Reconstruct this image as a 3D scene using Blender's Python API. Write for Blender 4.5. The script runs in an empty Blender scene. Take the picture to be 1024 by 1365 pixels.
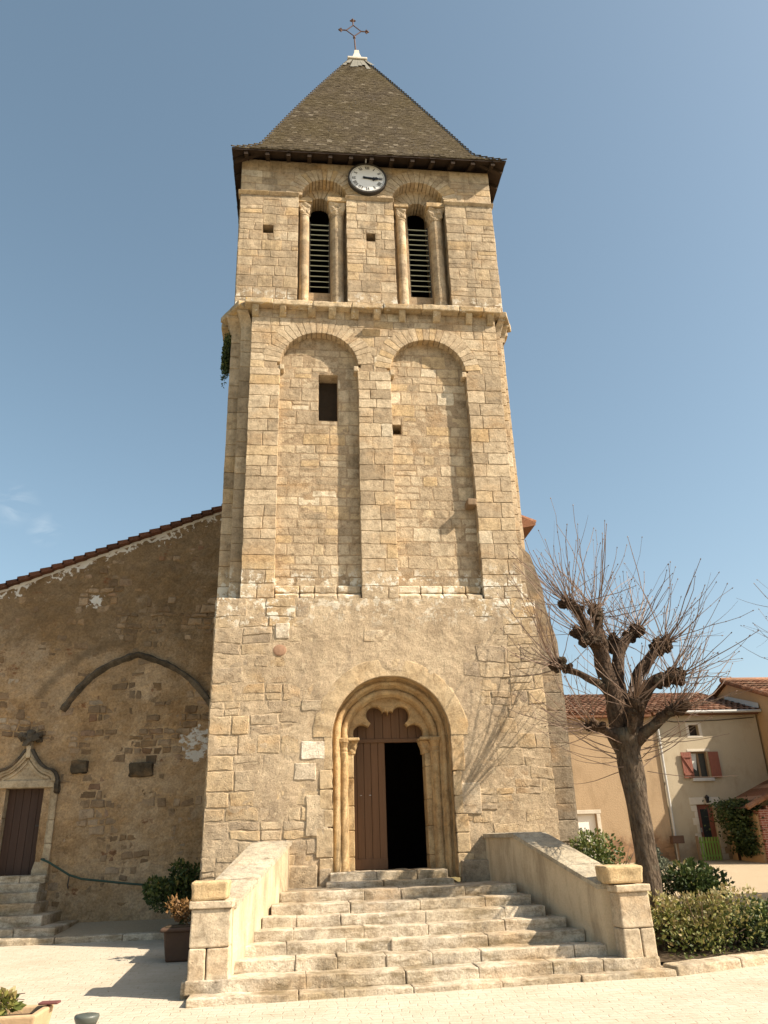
import bpy, math, random
from mathutils import Vector, Matrix, noise
random.seed(7)
R = math.radians
sc = bpy.context.scene
COL = sc.collection

# ------------------------------------------------------------------ camera
cd = bpy.data.cameras.new("camera")
cam = bpy.data.objects.new("camera", cd)
COL.objects.link(cam)
cd.sensor_fit = 'HORIZONTAL'
cd.sensor_width = 36.0
cd.lens = 36.0 * 1050.0 / 1024.0
cd.clip_start = 0.1
cd.clip_end = 3000
EYE = Vector((0, 0, 1.7))
def cam_axes():
    f, cx, cy = 1050.0, 512.0, 682.5
    dz = Vector(((431 - cx) / f, (-1787 - cy) / f, 1)).normalized()
    ax = (10200 - cx) / f
    dx = Vector((ax, -(ax * dz.x + dz.z) / dz.y, 1)).normalized()
    dy = dz.cross(dx)
    return dx, dy, dz
DX, DY, DZ = cam_axes()
right = Vector((DX[0], DY[0], DZ[0])); down = Vector((DX[1], DY[1], DZ[1])); fwd = Vector((DX[2], DY[2], DZ[2]))
cam.matrix_world = Matrix(((right.x, -down.x, -fwd.x, EYE.x), (right.y, -down.y, -fwd.y, EYE.y), (right.z, -down.z, -fwd.z, EYE.z), (0, 0, 0, 1)))
sc.camera = cam

# ------------------------------------------------------------------ light
SUN_AZ = (0.915, -0.405)          # horizontal direction towards the sun
SUN_EL = 41.0
w = bpy.data.worlds.new("World"); sc.world = w; w.use_nodes = True
nt = w.node_tree
bg = nt.nodes["Background"]
sky = nt.nodes.new("ShaderNodeTexSky"); sky.sky_type = 'NISHITA'; sky.sun_disc = False
sky.sun_elevation = R(SUN_EL); sky.sun_rotation = math.atan2(SUN_AZ[0], SUN_AZ[1])
sky.air_density = 1.0; sky.dust_density = 2.0; sky.ozone_density = 1.0
hs = nt.nodes.new("ShaderNodeHueSaturation"); hs.inputs['Saturation'].default_value = 0.86; hs.inputs['Hue'].default_value = 0.478
nt.links.new(sky.outputs[0], hs.inputs['Color'])
# a thin wisp of cloud low on the left
tc = nt.nodes.new("ShaderNodeTexCoord")
def wn(ty, op=None, *ins):
    x = nt.nodes.new(ty)
    if op: x.operation = op
    for i, v in enumerate(ins):
        if hasattr(v, 'is_output'): nt.links.new(v, x.inputs[i])
        else: x.inputs[i].default_value = v
    return x
wisp = None
for dv, rad in (((-0.3243, 0.8683, 0.3753), 0.030), ((-0.2938, 0.8886, 0.3522), 0.022)):
    ds = wn("ShaderNodeVectorMath", 'DISTANCE', tc.outputs['Generated'], dv).outputs['Value']
    mr = wn("ShaderNodeMapRange"); nt.links.new(ds, mr.inputs[0]); mr.inputs[1].default_value = rad; mr.inputs[2].default_value = 0.0
    wisp = mr.outputs[0] if wisp is None else wn("ShaderNodeMath", 'MAXIMUM', wisp, mr.outputs[0]).outputs[0]
nzn = nt.nodes.new("ShaderNodeTexNoise"); nzn.inputs['Scale'].default_value = 26; nzn.inputs['Detail'].default_value = 6; wv_ = wn('ShaderNodeVectorMath', 'MULTIPLY', tc.outputs['Generated'], (1.0, 1.0, 2.2)); nt.links.new(wv_.outputs[0], nzn.inputs['Vector']); nzn.inputs['Distortion'].default_value = 1.2
rpn = nt.nodes.new("ShaderNodeValToRGB"); rpn.color_ramp.elements[0].position = 0.42; rpn.color_ramp.elements[1].position = 0.75; nt.links.new(nzn.outputs['Fac'], rpn.inputs[0])
wm = wn("ShaderNodeMath", 'MULTIPLY', wisp, rpn.outputs[0]); wm2 = wn("ShaderNodeMath", 'MULTIPLY', wm.outputs[0], 0.34)
mxc = nt.nodes.new("ShaderNodeMix"); mxc.data_type = 'RGBA'; nt.links.new(wm2.outputs[0], mxc.inputs[0]); nt.links.new(hs.outputs[0], mxc.inputs[6]); mxc.inputs[7].default_value = (5.2, 5.6, 5.8, 1)
nt.links.new(mxc.outputs[2], bg.inputs[0])
bg.inputs[1].default_value = 0.086
sl = bpy.data.lights.new("sun", 'SUN'); sl.energy = 5.0; sl.angle = R(0.53); sl.color = (1.0, 0.875, 0.71)
so = bpy.data.objects.new("sun", sl); COL.objects.link(so)
sd = Vector((SUN_AZ[0], SUN_AZ[1], 0)).normalized() * math.cos(R(SUN_EL)) + Vector((0, 0, math.sin(R(SUN_EL))))
so.rotation_euler = sd.to_track_quat('Z', 'Y').to_euler()
so.location = (30, -10, 40)
vs = sc.view_settings
vs.view_transform = 'Standard'; vs.look = 'None'; vs.gamma = 1.0; vs.exposure = 1.08

# ------------------------------------------------------------------ materials
class G:
    def __init__(s, name, rough=0.9, spec=0.25):
        s.m = bpy.data.materials.new(name); s.m.use_nodes = True
        s.t = s.m.node_tree; s.b = s.t.nodes["Principled BSDF"]
        s.b.inputs['Roughness'].default_value = rough
        s.b.inputs['Specular IOR Level'].default_value = spec
        s._pos = None
    def n(s, ty): return s.t.nodes.new(ty)
    def put(s, sock, v):
        if hasattr(v, 'is_output'): s.t.links.new(v, sock)
        elif v is not None:
            if isinstance(v, tuple) and len(v) == 3 and sock.type == 'RGBA': v = (*v, 1)
            sock.default_value = v
    def pos(s):
        if s._pos is None: s._pos = s.n("ShaderNodeNewGeometry").outputs['Position']
        return s._pos
    def xyz(s, v=None):
        x = s.n("ShaderNodeSeparateXYZ"); s.put(x.inputs[0], v or s.pos()); return x.outputs
    def scale(s, v3, v=None):
        m = s.n("ShaderNodeVectorMath"); m.operation = 'MULTIPLY'; s.put(m.inputs[0], v or s.pos()); m.inputs[1].default_value = v3; return m.outputs[0]
    def noise(s, sc_, det=4, ro=0.6, vec=None, dist=0.0):
        x = s.n("ShaderNodeTexNoise"); s.put(x.inputs['Vector'], vec or s.pos())
        x.inputs['Scale'].default_value = sc_; x.inputs['Detail'].default_value = det; x.inputs['Roughness'].default_value = ro; x.inputs['Distortion'].default_value = dist
        return x.outputs['Fac']
    def vor(s, sc_, vec=None, feat='F1', out='Distance', rnd=1.0):
        x = s.n("ShaderNodeTexVoronoi"); x.feature = feat; s.put(x.inputs['Vector'], vec or s.pos()); x.inputs['Scale'].default_value = sc_
        x.inputs['Randomness'].default_value = rnd
        return x.outputs[out]
    def attr(s, name='rnd'):
        x = s.n("ShaderNodeAttribute"); x.attribute_name = name; return x.outputs['Fac']
    def ramp(s, fac, stops, interp='LINEAR'):
        x = s.n("ShaderNodeValToRGB"); r = x.color_ramp; r.interpolation = interp
        while len(r.elements) < len(stops): r.elements.new(0.5)
        for e, (p, c) in zip(r.elements, stops):
            e.position = p; e.color = (c, c, c, 1) if not isinstance(c, tuple) else (*c, 1)
        s.put(x.inputs[0], fac); return x.outputs[0]
    def mix(s, fac, a, b, mode='MIX'):
        x = s.n("ShaderNodeMix"); x.data_type = 'RGBA'; x.blend_type = mode
        s.put(x.inputs[0], fac); s.put(x.inputs[6], a); s.put(x.inputs[7], b); return x.outputs[2]
    def math(s, op, a, b=None, c=None):
        x = s.n("ShaderNodeMath"); x.operation = op; s.put(x.inputs[0], a)
        if b is not None: s.put(x.inputs[1], b)
        if c is not None: s.put(x.inputs[2], c)
        return x.outputs[0]
    def bump(s, h, strength=0.5, dist=0.02, nrm=None):
        x = s.n("ShaderNodeBump"); x.inputs['Strength'].default_value = strength; x.inputs['Distance'].default_value = dist
        s.put(x.inputs['Height'], h)
        if nrm is not None: s.put(x.inputs['Normal'], nrm)
        return x.outputs[0]
    def col(s, c): s.put(s.b.inputs['Base Color'], c); return s
    def nrm(s, n): s.put(s.b.inputs['Normal'], n); return s

def stone_mat(name, stops=None, hstreak=0.0, stain=(0.20, 0.145, 0.085), stain_amt=0.5, fine=0.5, bump=0.9, pits=0.35, lichen=0.0, white_band=None, streak=0.0, grey=0.25):
    g = G(name, 0.92, 0.2)
    base = g.ramp(g.attr(), stops)
    n1 = g.noise(0.7, 7, 0.65)
    n2 = g.noise(6.5, 7, 0.74)
    n3 = g.noise(38.0, 5, 0.75)
    c = g.mix(g.math('MULTIPLY', g.ramp(n1, [(0.42, 0.0), (0.68, 1.0)]), stain_amt), base, stain)
    c = g.mix(g.math('MULTIPLY', g.ramp(g.noise(1.9, 6, 0.7), [(0.5, 0.0), (0.72, 1.0)]), grey), c, (0.19, 0.165, 0.13))
    c = g.mix(g.math('MULTIPLY', g.ramp(g.noise(1.1, 4, 0.6, g.scale((1, 1, 1.7))), [(0.52, 0.0), (0.7, 1.0)]), 0.35), c, (0.42, 0.24, 0.09))
    c = g.mix(1.0, c, g.ramp(n2, [(0.28, (0.50, 0.46, 0.41)), (0.5, (1, 1, 1)), (0.74, (1.30, 1.28, 1.25))]), 'MULTIPLY')
    c = g.mix(fine, c, g.ramp(n3, [(0.3, (0.45, 0.4, 0.34)), (0.52, (1, 1, 1)), (0.75, (1.3, 1.28, 1.2))]), 'MULTIPLY')
    if hstreak:
        st = g.noise(1.0, 7, 0.75, g.scale((1.6, 1.6, 7.0)))
        c = g.mix(g.math('MULTIPLY', g.ramp(st, [(0.5, 0.0), (0.62, 1.0)]), hstreak), c, (0.17, 0.125, 0.062))
    if streak:
        st = g.noise(1.0, 5, 0.7, g.scale((3.2, 3.2, 0.16)))
        c = g.mix(g.math('MULTIPLY', g.ramp(st, [(0.5, 0.0), (0.7, 1.0)]), streak), c, (0.12, 0.095, 0.06))
    if white_band:
        z0, z1, zf = white_band
        z = g.xyz()[2]
        d = g.math('ABSOLUTE', g.math('SUBTRACT', z, (z0 + z1) / 2))
        m = g.ramp(g.math('DIVIDE', d, (z1 - z0) / 2 + zf), [(0.35, 1.0), (1.0, 0.0)])
        t = g.ramp(g.noise(4.6, 7, 0.75), [(0.535, 0.0), (0.56, 1.0)])
        c = g.mix(g.math('MULTIPLY', g.math('MULTIPLY', m, t), 0.9), c, (0.66, 0.62, 0.52))
    if lichen:
        l = g.ramp(g.noise(6.5, 7, 0.75), [(0.60, 0.0), (0.64, 1.0)])
        c = g.mix(g.math('MULTIPLY', l, lichen), c, (0.42, 0.25, 0.04))
        l2 = g.ramp(g.noise(9.5, 7, 0.75, g.scale((1, 1.3, 0.8))), [(0.60, 0.0), (0.63, 1.0)])
        c = g.mix(g.math('MULTIPLY', l2, lichen), c, (0.62, 0.6, 0.52))
    g.col(c)
    p = g.ramp(g.vor(16.0), [(0.0, 0.0), (0.22, 1.0)])
    pm = g.ramp(g.noise(2.6, 4, 0.6), [(0.45, 0.0), (0.62, 1.0)])
    pit = g.math('MULTIPLY', g.math('SUBTRACT', p, 1.0), pm)
    h = g.math('ADD', g.math('ADD', g.math('MULTIPLY', g.noise(9.0, 9, 0.74), 1.0), g.math('MULTIPLY', g.noise(42.0, 5, 0.75), 0.35)), g.math('MULTIPLY', pit, pits))
    g.nrm(g.bump(h, bump, 0.03))
    return g.m

LIME = [(0.0, (0.34, 0.265, 0.175)), (0.2, (0.44, 0.345, 0.23)), (0.45, (0.50, 0.395, 0.265)), (0.7, (0.54, 0.44, 0.305)), (0.9, (0.50, 0.365, 0.205)), (1.0, (0.66, 0.575, 0.43))]
LIME_D = [(0.0, (0.36, 0.285, 0.2)), (0.2, (0.46, 0.365, 0.25)), (0.55, (0.52, 0.41, 0.27)), (0.8, (0.49, 0.365, 0.215)), (0.95, (0.52, 0.42, 0.29)), (1.0, (0.70, 0.63, 0.51))]
PALE = [(0.0, (0.40, 0.30, 0.175)), (0.4, (0.50, 0.39, 0.24)), (0.7, (0.54, 0.43, 0.28)), (1.0, (0.60, 0.48, 0.32))]
OCHRE = [(0.0, (0.36, 0.24, 0.115)), (0.5, (0.46, 0.32, 0.165)), (1.0, (0.52, 0.40, 0.23))]
M = {}
M['shaft'] = stone_mat('shaft_limestone', LIME, stain_amt=0.35, streak=0.38, white_band=(6.35, 6.75, 0.35))
M['belfry'] = stone_mat('belfry_limestone', LIME, stain_amt=0.45, grey=0.55, streak=0.5, white_band=(13.5, 13.75, 0.4))
M['base'] = stone_mat('base_weathered_stone', LIME_D, stain=(0.22, 0.165, 0.105), stain_amt=0.6, grey=0.5, bump=1.0, pits=0.7, fine=0.5, white_band=(6.0, 6.4, 0.45))
M['mortar'] = stone_mat('lime_mortar', [(0, (0.34, 0.255, 0.16)), (1, (0.40, 0.30, 0.195))], stain_amt=0.5, bump=1.0, streak=0.15)
M['voussoir'] = stone_mat('voussoir_stone', LIME[1:5], stain_amt=0.3, grey=0.2)
M['archband'] = stone_mat('arch_band_stone', [(0, (0.42, 0.32, 0.20)), (1, (0.52, 0.41, 0.265))], stain=(0.36, 0.24, 0.11), stain_amt=0.5, grey=0.15, bump=0.6)
M['buttress'] = stone_mat('grey_buttress_stone', [(0, (0.2, 0.165, 0.12)), (1, (0.30, 0.25, 0.18))], stain_amt=0.5, grey=0.6, bump=1.0)
M['portal'] = stone_mat('portal_stone', OCHRE, stain=(0.23, 0.135, 0.06), stain_amt=0.6, grey=0.25, bump=0.7, streak=0.2)
M['cornice'] = stone_mat('cornice_slab', PALE, stain_amt=0.4, grey=0.3, lichen=0.8)
M['step'] = stone_mat('step_stone', hstreak=.7, stops=[(0, (0.55, 0.48, 0.37)), (1, (0.62, 0.54, 0.42))], stain=(0.25, 0.18, 0.09), stain_amt=0.85, grey=0.75, bump=1.0, fine=.6)
M['pier'] = stone_mat('pier_stone', [(0, (0.50, 0.41, 0.29)), (1, (0.56, 0.465, 0.335))], stain_amt=0.3, grey=0.3, bump=0.5, pits=0.5)
M['yellow'] = stone_mat('yellow_block', [(0, (0.50, 0.37, 0.205)), (1, (0.56, 0.42, 0.24))], stain_amt=0.15, grey=0.1, bump=0.9)
M['coping'] = stone_mat('coping_stone', [(0, (0.42, 0.37, 0.275)), (1, (0.48, 0.42, 0.32))], stain_amt=0.5, grey=0.6, lichen=0.15)
M['surround'] = stone_mat('surround_stone', [(0, (0.44, 0.35, 0.23)), (1, (0.54, 0.44, 0.3))], stain_amt=0.5, grey=0.4)
M['hood'] = stone_mat('hood_stone', [(0, (0.075, 0.062, 0.046)), (1, (0.12, 0.10, 0.073))], stain=(0.04, 0.033, 0.023), stain_amt=0.7, grey=0.5)

def render_wall(name):          # roughcast of the tower base
    g = G(name, 0.95, 0.15)
    c = g.ramp(g.noise(0.9, 7, 0.7), [(0.3, (0.40, 0.31, 0.205)), (0.5, (0.48, 0.375, 0.25)), (0.65, (0.55, 0.44, 0.30)), (0.8, (0.45, 0.34, 0.215))])
    c = g.mix(g.ramp(g.noise(1.5, 7, 0.72), [(0.49, 0.0), (0.68, 0.7)]), c, (0.26, 0.195, 0.125))
    c = g.mix(g.ramp(g.noise(0.8, 6, 0.7, g.scale((1.6, 1, 0.5))), [(0.5, 0.0), (0.7, 0.6)]), c, (0.2, 0.155, 0.11))
    c = g.mix(g.ramp(g.noise(3.3, 5, 0.6, g.scale((1, 1, 1.6))), [(0.6, 0.0), (0.66, 0.6)]), c, (0.5, 0.41, 0.28))
    c = g.mix(0.6, c, g.ramp(g.noise(55, 4, 0.8), [(0.3, (0.35, 0.3, 0.26)), (0.55, (1, 1, 1)), (0.75, (1.4, 1.35, 1.25))]), 'MULTIPLY')
    z = g.xyz()[2]
    t = g.ramp(g.noise(4.6, 7, 0.75), [(0.535, 0.0), (0.57, 1.0)])
    m = g.ramp(g.math('DIVIDE', g.math('ABSOLUTE', g.math('SUBTRACT', z, 6.2)), 0.55), [(0.3, 1.0), (1.0, 0.0)])
    c = g.mix(g.math('MULTIPLY', g.math('MULTIPLY', m, t), 0.7), c, (0.6, 0.54, 0.43))
    g.col(c)
    h = g.math('ADD', g.math('MULTIPLY', g.noise(60, 6, 0.85), 0.5), g.math('MULTIPLY', g.noise(13, 8, 0.75), 1.0))
    g.nrm(g.bump(h, 0.9, 0.03))
    return g.m
M['navestone'] = stone_mat('nave_rubble_stone', [(0, (0.17, 0.11, 0.062)), (0.3, (0.25, 0.17, 0.10)), (0.6, (0.33, 0.235, 0.145)), (0.85, (0.40, 0.30, 0.2)), (0.95, (0.22, 0.10, 0.05)), (1, (0.4, 0.33, 0.24))], stain=(0.12, 0.085, 0.05), stain_amt=0.7, grey=0.3, bump=1.0)
M['render'] = render_wall('roughcast_render')

def nave_mat():
    g = G('nave_rubble_render', 0.95, 0.15)
    z = g.xyz()[2]; x = g.xyz()[0]
    c = g.ramp(g.noise(0.55, 8, 0.7), [(0.3, (0.29, 0.18, 0.09)), (0.45, (0.44, 0.30, 0.165)), (0.58, (0.56, 0.42, 0.27)), (0.75, (0.40, 0.25, 0.13))])
    up = g.ramp(g.math('ADD', g.math('DIVIDE', z, 10.0), g.math('MULTIPLY', g.math('SUBTRACT', g.noise(0.8, 5, 0.7), 0.5), 0.5)), [(0.45, 0.0), (0.68, 1.0)])
    c = g.mix(g.math('MULTIPLY', up, 0.72), c, (0.145, 0.10, 0.055))
    rb = g.vor(7.0, g.scale((1, 1, 1.6)), out='Color')
    c = g.mix(0.22, c, g.ramp(rb, [(0.0, (0.4, 0.32, 0.27)), (0.5, (1, 0.97, 0.92)), (1.0, (1.6, 1.48, 1.3))]), 'MULTIPLY')
    rb2 = g.vor(3.2, g.scale((1, 1, 1.9)), out='Color')
    c = g.mix(g.ramp(g.noise(0.9, 5, 0.7), [(0.45, 0.0), (0.6, 0.25)]), c, g.mix(1.0, c, g.ramp(rb2, [(0.0, (0.55, 0.5, 0.45)), (1.0, (1.5, 1.4, 1.2))]), 'MULTIPLY'))
    c = g.mix(g.ramp(g.noise(1.3, 7, 0.7), [(0.58, 0.0), (0.68, 0.6)]), c, (0.42, 0.335, 0.235))
    c = g.mix(g.ramp(g.noise(1.7, 7, 0.72, g.scale((1, 1, 1.4))), [(0.63, 0.0), (0.68, 0.8)]), c, (0.19, 0.075, 0.035))
    c = g.mix(g.ramp(g.noise(1.15, 8, 0.72, g.scale((1.1, 1, 0.9))), [(0.6, 0.0), (0.72, 0.75)]), c, (0.075, 0.055, 0.035))
    c = g.mix(0.75, c, g.ramp(g.noise(22, 6, 0.8), [(0.3, (0.35, 0.31, 0.26)), (0.55, (1, 1, 1)), (0.75, (1.35, 1.3, 1.2))]), 'MULTIPLY')
    # white lime pointing that follows the roof line, in ragged tongues
    d = g.math('SUBTRACT', g.math('ADD', 9.62, g.math('MULTIPLY', g.math('ADD', x, 2.06), 0.42)), z)
    wn = g.noise(2.2, 6, 0.75)
    edge = g.math('LESS_THAN', d, g.math('MULTIPLY', g.math('SUBTRACT', wn, 0.40), 1.7))
    cell = g.ramp(g.vor(5.5, feat='DISTANCE_TO_EDGE'), [(0.10, 1.0), (0.16, 0.0)])
    e2 = g.math('LESS_THAN', d, 0.07)
    c = g.mix(g.math('MAXIMUM', g.math('MULTIPLY', edge, cell), g.math('MULTIPLY', e2, 0.9)), c, (0.66, 0.63, 0.57))
    ax_, az_ = g.math('SUBTRACT', x, -3.6), g.math('SUBTRACT', z, 3.9)
    rr_ = g.math('SQRT', g.math('ADD', g.math('MULTIPLY', ax_, ax_), g.math('MULTIPLY', az_, az_)))
    rr_ = g.math('ADD', rr_, g.math('MULTIPLY', g.math('SUBTRACT', g.noise(3, 5, 0.7), 0.5), 0.35))
    scar = g.ramp(g.math('ABSOLUTE', g.math('SUBTRACT', rr_, 2.45)), [(0.04, 1.0), (0.16, 0.0)])
    lim = g.math('MULTIPLY', g.math('LESS_THAN', x, -3.75), g.math('GREATER_THAN', z, 5.0))
    c = g.mix(g.math('MULTIPLY', g.math('MULTIPLY', scar, lim), 0.42), c, (0.06, 0.045, 0.03))
    # two repaired patches
    for (px, pz, r) in ((-2.2, 3.98, 0.36), (-4.77, 7.28, 0.13)):
        dx = g.math('SUBTRACT', x, px); dz = g.math('SUBTRACT', z, pz)
        dd = g.math('SQRT', g.math('ADD', g.math('MULTIPLY', dx, dx), g.math('MULTIPLY', dz, dz)))
        dd = g.math('ADD', dd, g.math('MULTIPLY', g.math('SUBTRACT', g.noise(4.5, 7, 0.75), 0.5), 0.9))
        mk = g.math('LESS_THAN', dd, r)
        cl = g.ramp(g.noise(6.0, 7, 0.7, g.scale((0.8, 1, 1.5))), [(0.44, 0.0), (0.50, 1.0)])
        c = g.mix(g.math('MULTIPLY', mk, cl if r > .2 else 1.0), c, (0.66, 0.63, 0.57))
    g.col(c)
    h = g.math('ADD', g.math('MULTIPLY', g.noise(13, 8, 0.75), 1.0), g.math('MULTIPLY', g.noise(55, 5, 0.8), 0.4))
    g.nrm(g.bump(h, 1.0, 0.05))
    return g.m
M['nave'] = nave_mat()

def plaster(name, c0, c1, dirt=(0.2, 0.14, 0.08), amt=0.5, bump=0.4, low=None, streak=0.0):
    g = G(name, 0.93, 0.2)
    c = g.mix(g.noise(1.1, 6, 0.65), c0, c1)
    c = g.mix(g.math('MULTIPLY', g.ramp(g.noise(1.4, 7, 0.7, g.scale((1, 1, 0.5))), [(0.5, 0.0), (0.72, 1.0)]), amt), c, dirt)
    c = g.mix(0.3, c, g.ramp(g.noise(45, 4, 0.7), [(0.3, (0.6, 0.57, 0.52)), (0.7, (1.2, 1.18, 1.15))]), 'MULTIPLY')
    if streak:
        c = g.mix(g.math('MULTIPLY', g.ramp(g.noise(1.0, 6, 0.72, g.scale((2.2, 2.2, 0.45))), [(0.48, 0.0), (0.66, 1.0)]), streak), c, (0.17, 0.12, 0.07))
    if low:
        z = g.xyz()[2]
        k = g.ramp(g.math('ADD', g.math('SUBTRACT', z, low[0]), g.math('MULTIPLY', g.math('SUBTRACT', g.noise(1.8, 6, 0.7), 0.5), 1.6)), [(0.35, 1.0), (0.7, 0.0)])
        rub = g.ramp(g.vor(5.0, g.scale((1, 1, 1.8)), out='Color'), [(0.0, (0.13, 0.075, 0.045)), (1.0, (0.33, 0.2, 0.11))])
        c = g.mix(g.math('MULTIPLY', k, low[1]), c, rub)
    g.col(c)
    g.nrm(g.bump(g.noise(20, 7, 0.7), bump, 0.02))
    return g.m
M['cheek'] = plaster('cheek_wall_plaster', (0.49, 0.39, 0.26), (0.55, 0.45, 0.31), dirt=(0.22, 0.155, 0.085), amt=0.7, streak=0.55)
M['cream'] = plaster('cream_house_render', (0.39, 0.335, 0.24), (0.45, 0.39, 0.285), amt=0.4, low=(0.9, 0.5))
M['orange'] = plaster('ochre_house_render', (0.345, 0.25, 0.155), (0.40, 0.30, 0.19), amt=0.55, bump=0.8, low=(1.2, 0.9))
M['orange2'] = plaster('orange_gable_render', (0.38, 0.25, 0.135), (0.43, 0.295, 0.165), amt=0.25)
M['white'] = plaster('white_painted_wood', (0.72, 0.7, 0.64), (0.78, 0.76, 0.7), amt=0.15, bump=0.1)
M['quoin'] = plaster('pale_quoin_stone', (0.5, 0.46, 0.38), (0.6, 0.55, 0.46), amt=0.3)
M['zinc'] = plaster('zinc_sheet', (0.4, 0.41, 0.4), (0.5, 0.5, 0.48), amt=0.2, bump=0.1)
M['finial'] = plaster('finial_cap', (0.6, 0.55, 0.46), (0.68, 0.63, 0.54), dirt=(0.4, 0.24, 0.1), amt=0.4, bump=0.2)

def simple(name, c, rough=0.6, spec=0.3, var=0.3, sc_=8.0, metal=0.0, bump=0.2):
    g = G(name, rough, spec); g.b.inputs['Metallic'].default_value = metal
    lo = tuple(v * (1 - var) for v in c); hi = tuple(v * (1 + var) for v in c)
    g.col(g.mix(g.noise(sc_, 6, 0.7), lo, hi)); g.nrm(g.bump(g.noise(sc_ * 4, 5, 0.7), bump, 0.01))
    return g.m
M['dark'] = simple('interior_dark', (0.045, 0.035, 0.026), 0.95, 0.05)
M['iron'] = simple('wrought_iron', (0.045, 0.04, 0.036), 0.6, 0.4)
M['rust'] = simple('rusty_iron', (0.12, 0.065, 0.045), 0.8, 0.3, 0.5)
M['shutter'] = simple('red_brown_paint', (0.21, 0.075, 0.048), 0.6, 0.35, 0.2)
M['green'] = simple('green_paint', (0.17, 0.27, 0.055), 0.6, 0.35, 0.25)
M['glass'] = simple('window_glass', (0.03, 0.035, 0.035), 0.08, 0.6, 0.2, bump=0.0)
M['curtain'] = simple('curtain_cloth', (0.55, 0.55, 0.5), 0.9, 0.1, 0.1)
M['soil'] = simple('soil', (0.075, 0.055, 0.035), 0.95, 0.1, 0.5, 20, bump=1.0)
M['terracotta'] = simple('planter_clay', (0.42, 0.29, 0.17), 0.85, 0.2, 0.25, bump=0.5)
M['redrim'] = simple('reddish_clay', (0.13, 0.05, 0.045), 0.85, 0.2, 0.25)
M['brownpot'] = simple('brown_tub', (0.085, 0.05, 0.032), 0.7, 0.3, 0.3)
M['bollard'] = simple('grey_green_paint', (0.075, 0.083, 0.07), 0.42, 0.5, 0.15, 30)
M['louvre'] = simple('louvre_board', (0.36, 0.38, 0.29), 0.75, 0.3, 0.3, 14)
M['louvreframe'] = simple('louvre_frame', (0.05, 0.045, 0.04), 0.8, 0.2, 0.3)
M['eavewood'] = simple('eave_timber', (0.04, 0.026, 0.017), 0.85, 0.2, 0.4, 6)
M['clockface'] = simple('clock_enamel', (0.74, 0.73, 0.69), 0.35, 0.5, 0.04)
M['black'] = simple('black_paint', (0.012, 0.012, 0.013), 0.5, 0.4, 0.2)
M['hose'] = simple('dark_green_bar', (0.02, 0.05, 0.035), 0.5, 0.4, 0.3)

def wood(name, c0, c1, streak=22.0):
    g = G(name, 0.75, 0.25)
    v = g.scale((streak, streak, 1.1))
    c = g.mix(g.noise(1.0, 6, 0.75, v), c0, c1)
    c = g.mix(g.attr(), c, g.mix(1.0, c, (1.3, 1.22, 1.15), 'MULTIPLY'))
    g.col(c); g.nrm(g.bump(g.noise(1.0, 6, 0.75, v), 0.5, 0.01))
    return g.m
M['door'] = wood('red_brown_door_boards', (0.08, 0.043, 0.022), (0.155, 0.088, 0.048))
M['door2'] = wood('old_dark_door_boards', (0.03, 0.018, 0.013), (0.085, 0.052, 0.038))
M['woodgrey'] = wood('weathered_timber', (0.13, 0.085, 0.05), (0.25, 0.18, 0.11))

def tile_mat(name, stops, patch, moss=0.5):
    g = G(name, 0.9, 0.15)
    c = g.ramp(g.attr(), stops)
    c = g.mix(g.math('MULTIPLY', g.ramp(g.noise(0.6, 6, 0.7), [(0.4, 0.0), (0.65, 1.0)]), moss), c, patch)
    c = g.mix(0.6, c, g.ramp(g.noise(26, 5, 0.8), [(0.3, (0.4, 0.38, 0.33)), (0.52, (1, 1, 1)), (0.72, (1.7, 1.65, 1.5))]), 'MULTIPLY')
    l = g.ramp(g.noise(13.0, 8, 0.85), [(0.58, 0.0), (0.66, 0.75)])
    c = g.mix(l, c, (0.34, 0.31, 0.24))
    g.col(c); g.nrm(g.bump(g.noise(30, 6, 0.75), 0.9, 0.02))
    return g.m
M['rooftile'] = tile_mat('mossy_flat_tile', [(0, (0.06, 0.045, 0.027)), (0.6, (0.076, 0.058, 0.034)), (0.93, (0.092, 0.071, 0.042)), (1, (0.2, 0.17, 0.125))], (0.07, 0.052, 0.02), 0.75)
M['redtile'] = tile_mat('canal_tile', [(0, (0.17, 0.075, 0.042)), (0.5, (0.27, 0.125, 0.07)), (1, (0.38, 0.22, 0.14))], (0.11, 0.075, 0.045), 0.6)
M['navetile'] = tile_mat('nave_roof_tile', [(0, (0.08, 0.035, 0.022)), (1, (0.14, 0.06, 0.036))], (0.06, 0.035, 0.022), 0.5)
M['apexzinc'] = simple('roof_apex_lead', (0.2, 0.19, 0.155), 0.7, 0.3, 0.5, 10)

def bark(name, c0, c1, sz=0.12):
    g = G(name, 0.95, 0.12)
    v = g.scale((1, 1, sz * 3))
    c = g.mix(g.ramp(g.noise(14, 8, 0.75, v), [(0.35, 0.0), (0.65, 1.0)]), c0, c1)
    c = g.mix(g.ramp(g.noise(3, 6, 0.7), [(0.55, 0.0), (0.7, 0.5)]), c, (0.2, 0.19, 0.14))
    g.col(c)
    h = g.math('ADD', g.noise(17, 8, 0.78, v), g.math('MULTIPLY', g.vor(22, g.scale((1, 1, 0.35))), 0.8))
    g.nrm(g.bump(h, 1.0, 0.09)); return g.m
M['bark'] = bark('lime_tree_bark', (0.05, 0.036, 0.025), (0.20, 0.15, 0.105))
M['limb'] = bark('limb_bark', (0.04, 0.027, 0.018), (0.15, 0.10, 0.068), 0.25)
M['knob'] = bark('pollard_knob_bark', (0.03, 0.019, 0.012), (0.11, 0.07, 0.045), 0.35)
M['twig'] = simple('young_shoot_bark', (0.18, 0.12, 0.085), 0.6, 0.35, 0.35, 3)
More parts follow.
